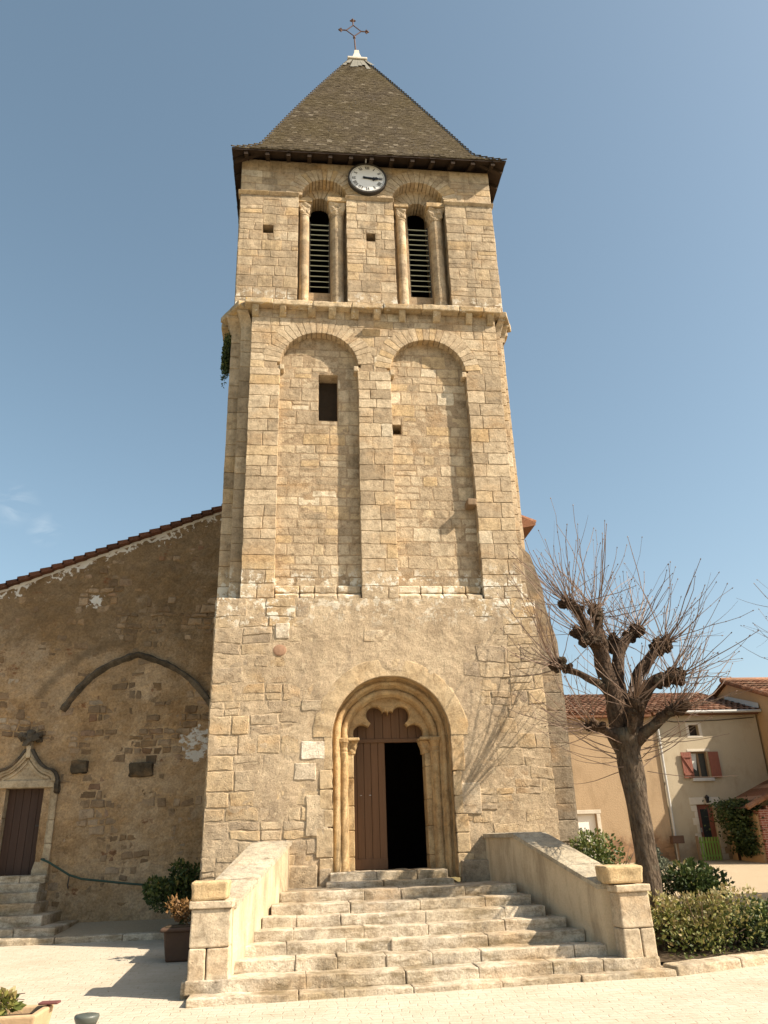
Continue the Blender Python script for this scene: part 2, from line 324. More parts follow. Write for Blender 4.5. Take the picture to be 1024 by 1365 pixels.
def leaf_mat(name, stops, transl=0.25):
    g = G(name, 0.55, 0.35)
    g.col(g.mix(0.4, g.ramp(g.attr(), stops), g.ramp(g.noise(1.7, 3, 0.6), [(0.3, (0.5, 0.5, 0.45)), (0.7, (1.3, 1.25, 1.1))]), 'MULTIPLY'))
    tb = g.n("ShaderNodeBsdfTranslucent"); g.put(tb.inputs[0], g.ramp(g.attr(), stops))
    ms = g.n("ShaderNodeMixShader"); ms.inputs[0].default_value = transl
    out = g.t.nodes["Material Output"]
    g.t.links.new(g.b.outputs[0], ms.inputs[1]); g.t.links.new(tb.outputs[0], ms.inputs[2]); g.t.links.new(ms.outputs[0], out.inputs[0])
    return g.m
M['leaf_mix'] = leaf_mat('bronze_green_leaves', [(0, (0.04, 0.06, 0.014)), (0.35, (0.13, 0.15, 0.034)), (0.6, (0.27, 0.25, 0.075)), (0.85, (0.32, 0.235, 0.11)), (1, (0.42, 0.38, 0.2))])
M['leaf_dark'] = leaf_mat('dark_green_leaves', [(0, (0.022, 0.038, 0.011)), (0.6, (0.055, 0.085, 0.022)), (0.9, (0.12, 0.14, 0.038)), (1, (0.24, 0.2, 0.07))])
M['leaf_mid'] = leaf_mat('mid_green_leaves', [(0, (0.035, 0.055, 0.014)), (0.6, (0.1, 0.13, 0.032)), (1, (0.24, 0.23, 0.075))])
M['leaf_grey'] = leaf_mat('grey_green_leaves', [(0, (0.08, 0.095, 0.06)), (0.6, (0.15, 0.165, 0.11)), (1, (0.25, 0.25, 0.18))])
M['leaf_dry'] = leaf_mat('dry_grass', [(0, (0.13, 0.07, 0.025)), (1, (0.3, 0.17, 0.065))])

def paving():
    g = G('pale_paving', 0.88, 0.25)
    rot = g.n("ShaderNodeMapping"); g.put(rot.inputs[0], g.pos()); rot.inputs['Rotation'].default_value = (0, 0, R(4))
    nz = g.n("ShaderNodeTexNoise"); nz.inputs['Scale'].default_value = 2.5; g.put(nz.inputs['Vector'], g.pos())
    wv = g.n("ShaderNodeVectorMath"); wv.operation = 'MULTIPLY_ADD'; g.put(wv.inputs[0], nz.outputs['Color']); wv.inputs[1].default_value = (0.22, 0.22, 0); g.put(wv.inputs[2], rot.outputs[0])
    br = g.n("ShaderNodeTexBrick"); g.put(br.inputs['Vector'], wv.outputs[0])
    br.inputs['Scale'].default_value = 1.0; br.inputs['Brick Width'].default_value = 0.24; br.inputs['Row Height'].default_value = 0.13
    br.inputs['Mortar Size'].default_value = 0.010; br.inputs['Mortar Smooth'].default_value = 0.6
    br.inputs['Color1'].default_value = (0.45, 0.40, 0.315, 1); br.inputs['Color2'].default_value = (0.49, 0.435, 0.35, 1); br.inputs['Mortar'].default_value = (0.43, 0.38, 0.295, 1)
    c = br.outputs['Color']
    c = g.mix(g.ramp(g.noise(1.2, 7, 0.7), [(0.5, 0.0), (0.75, 0.6)]), c, (0.37, 0.30, 0.205))
    c = g.mix(g.ramp(g.noise(0.45, 7, 0.72), [(0.5, 0.0), (0.68, 0.5)]), c, (0.33, 0.28, 0.2))
    c = g.mix(g.ramp(g.noise(4.2, 6, 0.75, g.scale((0.6, 1.6, 1))), [(0.62, 0.0), (0.70, 0.45)]), c, (0.27, 0.215, 0.14))
    jm = g.math('MULTIPLY', br.outputs['Fac'], g.ramp(g.noise(3.0, 5, 0.7), [(0.56, 0.0), (0.66, 1.0)]))
    c = g.mix(g.math('MULTIPLY', jm, 0.8), c, (0.25, 0.19, 0.11))
    c = g.mix(0.35, c, g.ramp(g.noise(60, 4, 0.8), [(0.3, (0.6, 0.57, 0.5)), (0.7, (1.15, 1.13, 1.1))]), 'MULTIPLY')
    g.col(c)
    h = g.math('SUBTRACT', g.math('MULTIPLY', g.noise(9, 7, 0.7), 0.7), g.math('MULTIPLY', br.outputs['Fac'], 0.3))
    g.nrm(g.bump(h, 0.8, 0.02)); return g.m
M['paving'] = paving()
def ground_mat(name, c0, c1, sc_, b=0.8):
    g = G(name, 0.95, 0.15)
    c = g.mix(g.noise(0.6, 7, 0.7), c0, c1)
    c = g.mix(0.5, c, g.ramp(g.noise(sc_, 5, 0.8), [(0.3, (0.5, 0.47, 0.42)), (0.55, (1, 1, 1)), (0.75, (1.3, 1.28, 1.22))]), 'MULTIPLY')
    g.col(c); g.nrm(g.bump(g.noise(sc_, 6, 0.75), b, 0.03)); return g.m
M['gravel'] = ground_mat('pale_gravel', (0.36, 0.29, 0.195), (0.43, 0.35, 0.245), 35)
M['earth'] = ground_mat('grassy_earth', (0.16, 0.13, 0.06), (0.22, 0.19, 0.09), 12)
M['pavement'] = ground_mat('worn_flagstone', (0.36, 0.29, 0.19), (0.42, 0.35, 0.25), 25)

def brickmat():
    g = G('red_brick', 0.9, 0.15)
    v = g.n("ShaderNodeCombineXYZ"); x = g.xyz(); g.put(v.inputs[0], g.math('ADD', x[0], x[1])); g.put(v.inputs[1], x[2])
    br = g.n("ShaderNodeTexBrick"); g.put(br.inputs['Vector'], v.outputs[0]); br.inputs['Scale'].default_value = 1.0
    br.inputs['Brick Width'].default_value = 0.22; br.inputs['Row Height'].default_value = 0.075; br.inputs['Mortar Size'].default_value = 0.01
    br.inputs['Color1'].default_value = (0.3, 0.1, 0.065, 1); br.inputs['Color2'].default_value = (0.22, 0.075, 0.05, 1); br.inputs['Mortar'].default_value = (0.42, 0.3, 0.24, 1)
    g.col(g.mix(0.5, br.outputs['Color'], g.ramp(g.noise(20, 5, 0.7), [(0.3, 0.6), (0.7, 1.3)]), 'MULTIPLY')); return g.m
M['brick'] = brickmat()

# ------------------------------------------------------------------ mesh helpers
class MB:
    def __init__(s): s.v = []; s.f = []; s.mi = []; s.r = []
    def add(s, vs_, fs, rnd=0.5, mi=0):
        o = len(s.v); s.v.extend(vs_); s.r.extend([rnd] * len(vs_) if not isinstance(rnd, list) else rnd)
        for f in fs: s.f.append(tuple(i + o for i in f)); s.mi.append(mi)
    def build(s, name, mats, parent=None, smooth=False):
        if not isinstance(mats, (list, tuple)): mats = [mats]
        off = Vector((0, 0, 0)); p = parent
        while p is not None: off += p.location; p = p.parent
        me = bpy.data.meshes.new(name)
        me.from_pydata([(a[0] - off.x, a[1] - off.y, a[2] - off.z) for a in s.v], [], s.f)
        a = me.attributes.new('rnd', 'FLOAT', 'POINT'); a.data.foreach_set('value', s.r)
        for m in mats: me.materials.append(m)
        me.polygons.foreach_set('material_index', s.mi)
        if smooth: me.polygons.foreach_set('use_smooth', [True] * len(me.polygons))
        me.update()
        o = bpy.data.objects.new(name, me); COL.objects.link(o)
        if parent: o.parent = parent
        return o
def tag(o, label=None, cat=None, group=None, kind=None):
    if label: o['label'] = label
    if cat: o['category'] = cat
    if group: o['group'] = group
    if kind: o['kind'] = kind
    return o
def thing(name, label, cat, loc=(0, 0, 0), group=None):
    o = bpy.data.objects.new(name, None); COL.objects.link(o); o.location = loc; o.empty_display_size = 0.3
    return tag(o, label, cat, group)

class Fr:
    def __init__(s, O, U, V, Nn): s.O, s.U, s.V, s.N = Vector(O), Vector(U), Vector(V), Vector(Nn)
    def p(s, u, v, w=0.0): return s.O + s.U * u + s.V * v + s.N * w
def front(Y): return Fr((0, Y, 0), (1, 0, 0), (0, 0, 1), (0, -1, 0))
def leftf(X): return Fr((X, 0, 0), (0, -1, 0), (0, 0, 1), (-1, 0, 0))      # u = -Y
def rightf(X): return Fr((X, 0, 0), (0, 1, 0), (0, 0, 1), (1, 0, 0))       # u = Y

def stone(mb, fr, poly, depth=0.012, embed=0.03, rnd=0.5, rough=0.006, bev=0.009, seg=0.10, tilt=0.006, mi=0):
    """one block: outline (u,v) counter-clockwise, irregular edges, bevelled face"""
    out = []
    n = len(poly)
    for i in range(n):
        a, b = poly[i], poly[(i + 1) % n]
        L = math.hypot(b[0] - a[0], b[1] - a[1])
        k = max(1, int(L / seg))
        cut = min(0.25, 0.014 / max(L, 0.02))
        ts = [cut] + [j / k for j in range(1, k)] + [1 - cut]
        nx, ny = (b[1] - a[1]) / max(L, 1e-6), -(b[0] - a[0]) / max(L, 1e-6)
        for t in ts:
            d = random.uniform(-rough, rough * 0.5)
            out.append((a[0] + (b[0] - a[0]) * t + nx * d, a[1] + (b[1] - a[1]) * t + ny * d))
    cu = sum(p[0] for p in out) / len(out); cv = sum(p[1] for p in out) / len(out)
    ta, tb = random.uniform(-tilt, tilt), random.uniform(-tilt, tilt)
    vs_ = []; m = len(out)
    for p in out: vs_.append(fr.p(p[0], p[1], -embed))
    for p in out: vs_.append(fr.p(p[0], p[1], depth - bev + random.uniform(-.002, .002)))
    for p in out:
        dx, dy = cu - p[0], cv - p[1]; L = math.hypot(dx, dy) or 1
        k = min(bev * random.uniform(.8, 1.9), L * 0.4)
        q = (p[0] + dx / L * k, p[1] + dy / L * k)
        vs_.append(fr.p(q[0], q[1], depth + ta * (q[0] - cu) + tb * (q[1] - cv)))
    # inner ring for a slightly domed, uneven face
    for p in out:
        q = (p[0] + (cu - p[0]) * .45, p[1] + (cv - p[1]) * .45)
        vs_.append(fr.p(q[0], q[1], depth + ta * (q[0] - cu) + tb * (q[1] - cv) + random.uniform(-.0008, .0022)))
    vs_.append(fr.p(cu, cv, depth + random.uniform(0, .003)))
    fs = []
    for r in range(3):
        for i in range(m):
            j = (i + 1) % m
            fs.append((r * m + i, r * m + j, (r + 1) * m + j, (r + 1) * m + i))
    for i in range(m): fs.append((3 * m + i, 3 * m + (i + 1) % m, 4 * m))
    mb.add(vs_, fs, rnd, mi)

def rect_minus(r, h):
    u0, u1, v0, v1 = r; a0, a1, b0, b1 = h
    if u1 <= a0 or u0 >= a1 or v1 <= b0 or v0 >= b1: return [r]
    o = []
    if u0 < a0: o.append((u0, a0, v0, v1))
    if u1 > a1: o.append((a1, u1, v0, v1))
    m0, m1 = max(u0, a0), min(u1, a1)
    if v0 < b0: o.append((m0, m1, v0, b0))
    if v1 > b1: o.append((m0, m1, b1, v1))
    return o
def rstone():
    r = random.random()
    return r * 0.93 if random.random() < 0.94 else random.uniform(0.93, 1.0)

def courses(mb, fr, u0, u1, v0, v1, hr=(.2, .34), lr=(.3, .68), joint=.012, depth=.006, dvar=.003, embed=.03, edge_embed=None, holes=(), discs=(), rough=.008, skip=0.0, split=.12, mi=0, bev=.006, rndf=rstone, keep=None, warp=.03):
    v = v0
    while v < v1 - 0.05:
        h = random.uniform(*hr)
        if v1 - (v + h) < hr[0] * .8: h = v1 - v
        if h > hr[1] * 1.35: h = h / 2
        u = u0
        while u < u1 - 0.02:
            l = random.uniform(*lr)
            if u1 - (u + l) < lr[0] * .75: l = u1 - u
            if l > lr[1] * 1.4: l /= 2
            rs = [(u, u + l, v, v + h)]
            if random.random() < split and h > .22:
                k = random.uniform(.4, .6); rs = [(u, u + l, v, v + h * k), (u, u + l, v + h * k, v + h)]
            first, last = (u <= u0 + 1e-6), (u + l >= u1 - 1e-6)
            for hh in holes: rs = [q for r in rs for q in rect_minus(r, hh)]
            for (a, b, c, d) in rs:
                if b - a < .035 or d - c < .035 or random.random() < skip: continue
                if keep and not keep((a + b) / 2, (c + d) / 2): continue
                j = joint / 2
                poly = [(a + j, c + j), (b - j, c + j), (b - j, d - j), (a + j, d - j)]
                if discs:
                    pts = []
                    for i in range(4):
                        p, q = poly[i], poly[(i + 1) % 4]
                        L = math.hypot(q[0] - p[0], q[1] - p[1]); k = max(1, int(L / .06))
                        pts += [(p[0] + (q[0] - p[0]) * t / k, p[1] + (q[1] - p[1]) * t / k) for t in range(k)]
                    ok = True; new = []
                    inside = 0
                    for p in pts:
                        for (cx, cz, rr) in discs:
                            dx, dz = p[0] - cx, p[1] - cz; L = math.hypot(dx, dz)
                            if L < rr:
                                inside += 1; L = max(L, 1e-4); p = (cx + dx / L * rr, cz + dz / L * rr)
                        new.append(p)
                    if inside > len(pts) * .8: continue
                    A = 0.5 * sum(new[i][0] * new[(i + 1) % len(new)][1] - new[(i + 1) % len(new)][0] * new[i][1] for i in range(len(new)))
                    if A < .006: continue
                    poly = new if inside else poly
                poly = [(p[0] + warp * .5 * noise.noise(Vector((p[0] * 1.9, p[1] * 2.3, 8.0))), p[1] + warp * noise.noise(Vector((p[0] * 1.1, p[1] * 1.6, 1.0)))) for p in poly]
                e = embed
                if edge_embed and (first or last): e = edge_embed
                stone(mb, fr, poly, depth + random.uniform(-dvar, dvar), e, rndf(), rough, bev, mi=mi, seg=.1 if len(poly) == 4 else .2)
            u += l
        v += h

def sheet(mb, fr, u0, u1, v0, v1, step, disp=None, hole=None, rnd=0.5, mi=0, ucuts=(), vcuts=()):
    def ticks(a, b, cuts):
        n = max(1, int(round((b - a) / step))); t = [a + (b - a) * i / n for i in range(n + 1)]
        t = sorted(set(t) | {c for c in cuts if a < c < b}); o = [t[0]]
        for x in t[1:]:
            if x - o[-1] > 1e-4: o.append(x)
        return o
    us, vv = ticks(u0, u1, ucuts), ticks(v0, v1, vcuts)
    idx = [[0] * len(vv) for _ in us]; vs_ = []
    for i, a in enumerate(us):
        for j, b in enumerate(vv):
            idx[i][j] = len(vs_); vs_.append(fr.p(a, b, disp(a, b) if disp else 0.0))
    fs = []
    for i in range(len(us) - 1):
        for j in range(len(vv) - 1):
            if hole and hole((us[i] + us[i + 1]) / 2, (vv[j] + vv[j + 1]) / 2): continue
            fs.append((idx[i][j], idx[i + 1][j], idx[i + 1][j + 1], idx[i][j + 1]))
    mb.add(vs_, fs, rnd, mi)

def quad(mb, pts, rnd=.5, mi=0): mb.add([Vector(p) for p in pts], [tuple(range(len(pts)))], rnd, mi)
def box(mb, x0, x1, y0, y1, z0, z1, rnd=.5, mi=0, xf=None):
    vs_ = [Vector((x, y, z)) for x in (x0, x1) for y in (y0, y1) for z in (z0, z1)]
    if xf: vs_ = [xf(p) for p in vs_]
    mb.add(vs_, [(0, 1, 3, 2), (4, 6, 7, 5), (0, 4, 5, 1), (2, 3, 7, 6), (0, 2, 6, 4), (1, 5, 7, 3)], rnd, mi)
def rbox(mb, lo, hi, r=.015, seg=.12, amp=.004, rnd=.5, xf=None, mi=0, nscale=5.0):
    """box with rounded, slightly worn edges"""
    lo, hi = Vector(lo), Vector(hi); r = min(r, *( (hi[i] - lo[i]) * .45 for i in range(3)))
    def ticks(i):
        a, b = lo[i], hi[i]; n = max(1, int((b - a) / seg))
        return [a, a + r * .3, a + r] + [a + r + (b - a - 2 * r) * k / n for k in range(1, n)] + [b - r, b - r * .3, b]
    T = [ticks(i) for i in range(3)]
    sd_ = random.uniform(0, 100)
    def mp(p):
        q = Vector([min(max(p[i], lo[i] + r), hi[i] - r) for i in range(3)]); d = p - q
        if d.length > 1e-9: p = q + d.normalized() * r
        if amp:
            nv = Vector(p) * nscale + Vector((sd_, 0, 0))
            p = p + Vector((noise.noise(nv), noise.noise(nv + Vector((9, 7, 3))), noise.noise(nv + Vector((3, 19, 5))))) * amp
        return xf(p) if xf else p
    for ax in range(3):
        a, b = [(1, 2), (2, 0), (0, 1)][ax]
        for side in (0, 1):
            vs_ = []; fs = []; na, nb = len(T[a]), len(T[b])
            for i in range(na):
                for j in range(nb):
                    p = Vector((0, 0, 0)); p[ax] = hi[ax] if side else lo[ax]; p[a] = T[a][i]; p[b] = T[b][j]; vs_.append(mp(p))
            for i in range(na - 1):
                for j in range(nb - 1):
                    f = (i * nb + j, (i + 1) * nb + j, (i + 1) * nb + j + 1, i * nb + j + 1)
                    fs.append(f if side else f[::-1])
            mb.add(vs_, fs, rnd, mi)
def prism(mb, poly, z0, z1, rnd=.5, mi=0):      # poly in XY, counter-clockwise
    n = len(poly); vs_ = [Vector((p[0], p[1], z0)) for p in poly] + [Vector((p[0], p[1], z1)) for p in poly]
    mb.add(vs_, [tuple(range(n - 1, -1, -1)), tuple(range(n, 2 * n))] + [(i, (i + 1) % n, n + (i + 1) % n, n + i) for i in range(n)], rnd, mi)
def tube(mb, pts, rad, n=8, rnd=.5, cap=True, mi=0, wob=0.0):
    pts = [Vector(p) for p in pts]; rad = rad if isinstance(rad, (list, tuple)) else [rad] * len(pts)
    vs_ = []; fs = []; up = None
    for i, p in enumerate(pts):
        d = (pts[min(i + 1, len(pts) - 1)] - pts[max(i - 1, 0)]).normalized()
        if up is None: up = d.orthogonal().normalized()
        up = (up - d * up.dot(d)); up = up.normalized() if up.length > 1e-6 else d.orthogonal().normalized()
        s_ = d.cross(up)
        for k in range(n):
            a = 2 * math.pi * k / n; rr = rad[i]
            if wob: rr *= 1 + wob * noise.noise(Vector((math.cos(a) * 1.5, math.sin(a) * 1.5, 0)) + p * 2.2)
            vs_.append(p + (up * math.cos(a) + s_ * math.sin(a)) * rr)
    for i in range(len(pts) - 1):
        for k in range(n): fs.append((i * n + k, i * n + (k + 1) % n, (i + 1) * n + (k + 1) % n, (i + 1) * n + k))
    if cap: fs += [tuple(range(n - 1, -1, -1)), tuple(range((len(pts) - 1) * n, len(pts) * n))]
    mb.add(vs_, fs, rnd, mi)
def lathe(mb, c, prof, n=20, rnd=.5, mi=0, sx=1.0, sy=1.0):
    vs_ = []; fs = []
    for r, z in prof:
        for k in range(n):
            a = 2 * math.pi * k / n; vs_.append(Vector((c[0] + r * sx * math.cos(a), c[1] + r * sy * math.sin(a), c[2] + z)))
    for i in range(len(prof) - 1):
        for k in range(n): fs.append((i * n + k, i * n + (k + 1) % n, (i + 1) * n + (k + 1) % n, (i + 1) * n + k))
    fs += [tuple(range(n - 1, -1, -1)), tuple(range((len(prof) - 1) * n, len(prof) * n))]
    mb.add(vs_, fs, rnd, mi)
def ring(mb, fr, cx, cz, r0, r1, a0, a1, n, depth=.012, embed=.25, joint=.01, rndf=random.random, jit=.03, clampu=None, rough=.004):
    """voussoirs of an arch"""
    for i in range(n):
        t0, t1 = a0 + (a1 - a0) * i / n, a0 + (a1 - a0) * (i + 1) / n
        ro = r1 + random.uniform(-jit, jit)
        j0, j1 = joint / 2 / r0, joint / 2 / ro
        def P(r, t):
            u = cx + r * math.cos(t)
            if clampu: u = min(max(u, clampu[0]), clampu[1])
            return (u, cz + r * math.sin(t))
        tm = (t0 + t1) / 2
        poly = [P(r0, t1 - j0), P(r0, tm), P(r0, t0 + j0), P(ro, t0 + j1), P(ro, tm), P(ro, t1 - j1)]
        A = 0.5 * sum(poly[k][0] * poly[(k + 1) % 6][1] - poly[(k + 1) % 6][0] * poly[k][1] for k in range(6))
        if A < 0: poly = poly[::-1]; A = -A
        if A < .004: continue
        stone(mb, fr, poly, depth + random.uniform(-.003, .003), embed, rndf(), rough, .005, seg=.3)
def archsweep(mb, fr, cx, cz, z0, prof, nseg=32, rnds=None, legs=True, ends=0.0):
    """sweep a profile [(radius, w)] up the jambs and round a semicircular arch"""
    pth = []
    if legs:
        k = max(1, int((cz - z0) / .12))
        pth += [(-1, z0 + (cz - z0) * i / k) for i in range(k)]
    arc = [math.pi - ends - (math.pi - 2 * ends) * i / nseg for i in range(nseg + 1)]
    seq = [('L', z) for s_, z in pth] + [('A', a) for a in arc] + ([('R', z) for s_, z in pth[::-1]])
    rows = []
    for kind, q in seq:
        row = []
        for r, w_ in prof:
            if kind == 'L': row.append(fr.p(cx - r, q, w_))
            elif kind == 'R': row.append(fr.p(cx + r, q, w_))
            else: row.append(fr.p(cx + r * math.cos(q), cz + r * math.sin(q), w_))
        rows.append(row)
    rows = [[p + Vector((noise.noise(p * 4.0), noise.noise(p * 4.0 + Vector((7, 3, 1))), noise.noise(p * 4.0 + Vector((1, 9, 4))))) * .014 + Vector((noise.noise(p * 15.0), noise.noise(p * 15.0 + Vector((2, 5, 8))), 0)) * .006 for p in row] for row in rows]
    m = len(prof); c = random.random(); cnt = 0
    for i in range(len(rows) - 1):
        if cnt <= 0: c = .25 + .6 * random.random(); cnt = random.randint(3, 6)
        cnt -= 1
        vs_ = rows[i] + rows[i + 1]
        mb.add(vs_, [(k, k + 1, m + k + 1, m + k) for k in range(m - 1)], c)
def nz2(a, b, s=1.0, seed=0.0): return noise.fractal(Vector((a * s, b * s, seed)), 0.9, 2.1, 4)

# ground height: level square in front, rising gently behind
def gz(y, x=0.0): return 0.046 * min(max(y - 10.5, 0.0), 24.0)

# ================================================================== GROUND
def ground_sheet(name, mat, x0, x1, y0, y1, dz, step=0.5, hole=None):
    mb = MB(); fr = Fr((0, 0, 0), (1, 0, 0), (0, 1, 0), (0, 0, 1))
    sheet(mb, fr, x0, x1, y0, y1, step, lambda a, b: gz(b) + dz, hole, ucuts=(), vcuts=(10.5, 34.5))
    return tag(mb.build(name, mat), kind='structure')
ground_sheet('ground', M['earth'], -600, 600, -300, 1200, -0.03, 30)
ground_sheet('square_paving', M['paving'], -20, 18, -14, 17.3, 0.0, 0.6)
ground_sheet('gravel_yard', M['gravel'], 7.6, 34, 14.6, 31.0, 0.006, 0.7)
ground_sheet('planting_bed', M['soil'], 4.85, 16.0, 12.0, 17.0, 0.05, 0.5)

# ================================================================== CHURCH
AX = 1.65                        # tower axis
YB = 15.2                        # front plane of the base
church = thing('church', 'old limestone church with square clock tower, hipped roof, arched portal and low nave', 'church', (1.65, 15.2, 1.0))

# ---- tower base (z 0 .. 6.3)
PC, PS, PR = 1.80, 3.62, 1.12     # portal axis, springing, radius
fb = front(YB)
mb = MB()
def cover(u, v):
    """where roughcast lies over the stones: centre and right of the base"""
    k = math.exp(-((u - 1.75) / 1.75) ** 4) * (1.0 if v > 3.0 else max(0.0, 1 - (3.0 - v) / 1.2))
    return k
def dbase(u, v):
    return 0.006 + 0.026 * cover(u, v) + 0.015 * nz2(u, v, 1.3, 2.0) + 0.011 * nz2(u, v, 5, 5) + .005 * nz2(u, v, 14, 3)
hole_p = lambda u, v: (abs(u - PC) < PR + .10 and v < PS) or math.hypot(u - PC, v - PS) < PR + .10
sheet(mb, fb, -1.59, 4.84, 0.0, 6.30, .05, dbase, hole_p)
for (X, fr_) in ((-1.59, leftf(-1.59)), (4.84, rightf(4.84))):
    a, b = (-21.6, -YB) if X < 0 else (YB, 21.6)
    sheet(mb, fr_, a, b, 0.0, 6.30, .2, lambda u, v: .012 * nz2(u, v, 1.6, 3))
quad(mb, [(-1.59, YB, 6.30), (4.84, YB, 6.30), (4.84, YB + .9, 6.42), (-1.59, YB + .9, 6.42)])
mb.build('base_wall', M['render'], church)
mb = MB()
discs = [(PC, PS, PR + .40)]
ph = (PC - PR - .02, PC + PR + .02, 0, PS)
ph2 = (PC - PR - .26, PC + PR + .26, PS - .02, PS + .5)
dark = lambda: random.random() * .9
courses(mb, fb, -1.6, .45, 0.4, 6.31, (.2, .38), (.24, .62), .012, .013, .006, .05, .32, holes=[ph], discs=discs, rough=.016, skip=.05, split=.3, bev=.012, rndf=dark, warp=.05)
courses(mb, fb, .45, 3.25, 0.4, 6.31, (.2, .36), (.25, .6), .012, .004, .008, .05, None, holes=[ph], discs=discs, rough=.02, skip=.12, split=.35, bev=.012, rndf=dark, warp=.06)
courses(mb, fb, 3.25, 4.85, 0.4, 6.31, (.18, .36), (.24, .7), .012, .013, .008, .05, .32, holes=[ph], discs=discs, rough=.016, skip=.10, split=.3, bev=.010, rndf=dark, warp=.05)
for (a, b, c, d, r) in ((.10, .66, 3.22, 3.55, 1.0), (-.02, .38, 2.86, 3.16, .97), (.1, .5, 4.1, 4.3, .95), (1.3, 1.95, 5.42, 5.66, .95), (-.42, -.15, 5.48, 5.8, .98), (3.0, 3.42, 2.2, 2.75, .96), (.2, .6, 1.9, 2.6, .94)):
    stone(mb, fb, [(a, c), (b, c), (b, d), (a, d)], .034, .05, r, .01, .012)
courses(mb, leftf(-1.6), -21.6, -YB - .03, .4, 6.3, (.26, .42), (.4, .8), .02, .012, .006, rough=.012)
courses(mb, rightf(4.85), YB + .03, 21.6, .4, 6.3, (.26, .42), (.4, .8), .02, .012, .006, rough=.012)
mb.build('base_stonework', M['base'], church)
# plinth stones either side of the portal
mb = MB()
for (x0, x1) in ((-1.66, -.98), (-.97, -.2), (-.19, .42), (.43, .66), (2.96, 3.5), (3.5, 4.1), (4.1, 4.9)):
    z1 = 1.42 + random.uniform(-.04, .04)
    if x0 < -.9: z1 = 1.18
    rbox(mb, (x0, YB - .10 + random.uniform(-.02, .02), .1), (x1 - .012, YB + .1, z1), .03, .12, .02, random.random())
    if x0 in (.43, 4.1):
        mb.build('plinth', M['base'], church); mb = MB()
# sloping buttress behind the right corner
mb = MB()
prof = [(4.8, 0.0), (5.33, 0.0), (5.37, 4.4), (5.36, 5.5), (5.2, 6.2), (5.16, 6.7), (4.98, 7.4), (4.8, 7.6)]
n = len(prof); y0, y1 = YB + .38, YB + 1.3
vs_ = [Vector((x, y0, z)) for x, z in prof] + [Vector((x, y1, z)) for x, z in prof]
mb.add(vs_, [tuple(range(n)), tuple(range(2 * n - 1, n - 1, -1))] + [(i, n + i, n + (i + 1) % n, (i + 1) % n) for i in range(n)], .4, 0)
def kb(u, v):
    xs = 5.46 if v < 5.5 else 5.46 - (v - 5.5) * .24
    return u < xs
courses(mb, front(y0), 4.86, 5.34, .4, 7.2, (.28, .44), (.3, .62), .016, .010, .006, .03, rough=.012, keep=lambda u, v: v < 5.35, rndf=dark)
mb.build('buttress', M['buttress'], church)
# reddish stone disc let into the wall
mb = MB(); vs_ = []
k = 22
for rr, w_ in ((.115, 0), (.11, .03), (.08, .038)):
    vs_ += [fb.p(-.33 + rr * 1.15 * math.cos(2 * math.pi * i / k), 5.26 + rr * math.sin(2 * math.pi * i / k), w_) for i in range(k)]
vs_.append(fb.p(-.33, 5.26, .045))
mb.add(vs_, [(r * k + i, r * k + (i + 1) % k, (r + 1) * k + (i + 1) % k, (r + 1) * k + i) for r in range(2) for i in range(k)] + [(2 * k + i, 2 * k + (i + 1) % k, 3 * k) for i in range(k)], .2)
mb.build('red_roundel', simple('red_stone', (0.29, 0.175, 0.11), .9, .2, .3, bump=.6), church)

# ---- portal
portal_z = 1.16
mb = MB()
archsweep(mb, fb, PC, PS, portal_z, [(PR + .37, -.05), (PR + .36, .026), (PR + .33, .036), (PR + .2, .041), (PR + .012, .042), (PR, .030), (PR - .005, -.30)], 40, legs=False)
for s_ in (-1, 1):      # dressed jamb blocks
    z = portal_z
    while z < PS - .05:
        h = random.uniform(.3, .5)
        if PS - z - h < .2: h = PS - z
        a = PC + s_ * PR; b = PC + s_ * (PR + random.choice((.16, .3, .24)))
        stone(mb, fb, [(min(a, b), z + .004), (max(a, b), z + .004), (max(a, b), z + h - .004), (min(a, b), z + h - .004)], .036, .3, random.uniform(.4, .7), .010)
        z += h
mb.build('portal_outer_arch', M['archband'], church)
mb = MB()
prof = [(1.115, -.02), (1.11, -.26)]
for i in range(7):
    a = math.pi * (i / 6.0)
    prof.append((1.035 + .045 * math.cos(a), -.26 - .0 + .045 * math.sin(a)))
prof += [(.975, -.30), (.965, -.32)]
for i in range(9):
    a = math.pi * (.0 + i / 8.0); prof.append((.885 + .06 * math.cos(a), -.40 + .06 * math.sin(a)))
prof += [(.80, -.44), (.79, -.56)]
archsweep(mb, fb, PC, PS, portal_z, prof, 64)
mb.build('portal_archivolt', M['portal'], church)
# lobed inner arch
mb = MB()
LOB = [(.535, R(t), .168) for t in (13, 61, 119, 167)]
LOB += [(.50, R(84), .05), (.50, R(96), .05)]
def lobed(t):
    r = .46
    for rho, ph_, s_ in LOB:
        d = rho * math.sin(t - ph_)
        if abs(d) < s_ and math.cos(t - ph_) > 0: r = max(r, rho * math.cos(t - ph_) + math.sqrt(s_ * s_ - d * d))
    return r
K = 150
rows = []
for i in range(K + 1):
    t = math.pi * i / K; r = lobed(t)
    rows.append([fb.p(PC + q * math.cos(t), PS + q * math.sin(t), w_) for q, w_ in ((.85, -.53), (r + .05, -.53), (r, -.56), (r, -.74))])
for i in range(K): mb.add(rows[i] + rows[i + 1], [(j + 4, j + 5, j + 1, j) for j in range(3)], [.3, .5, .6, .3] * 2)
mb.build('lobed_arch', M['portal'], church)
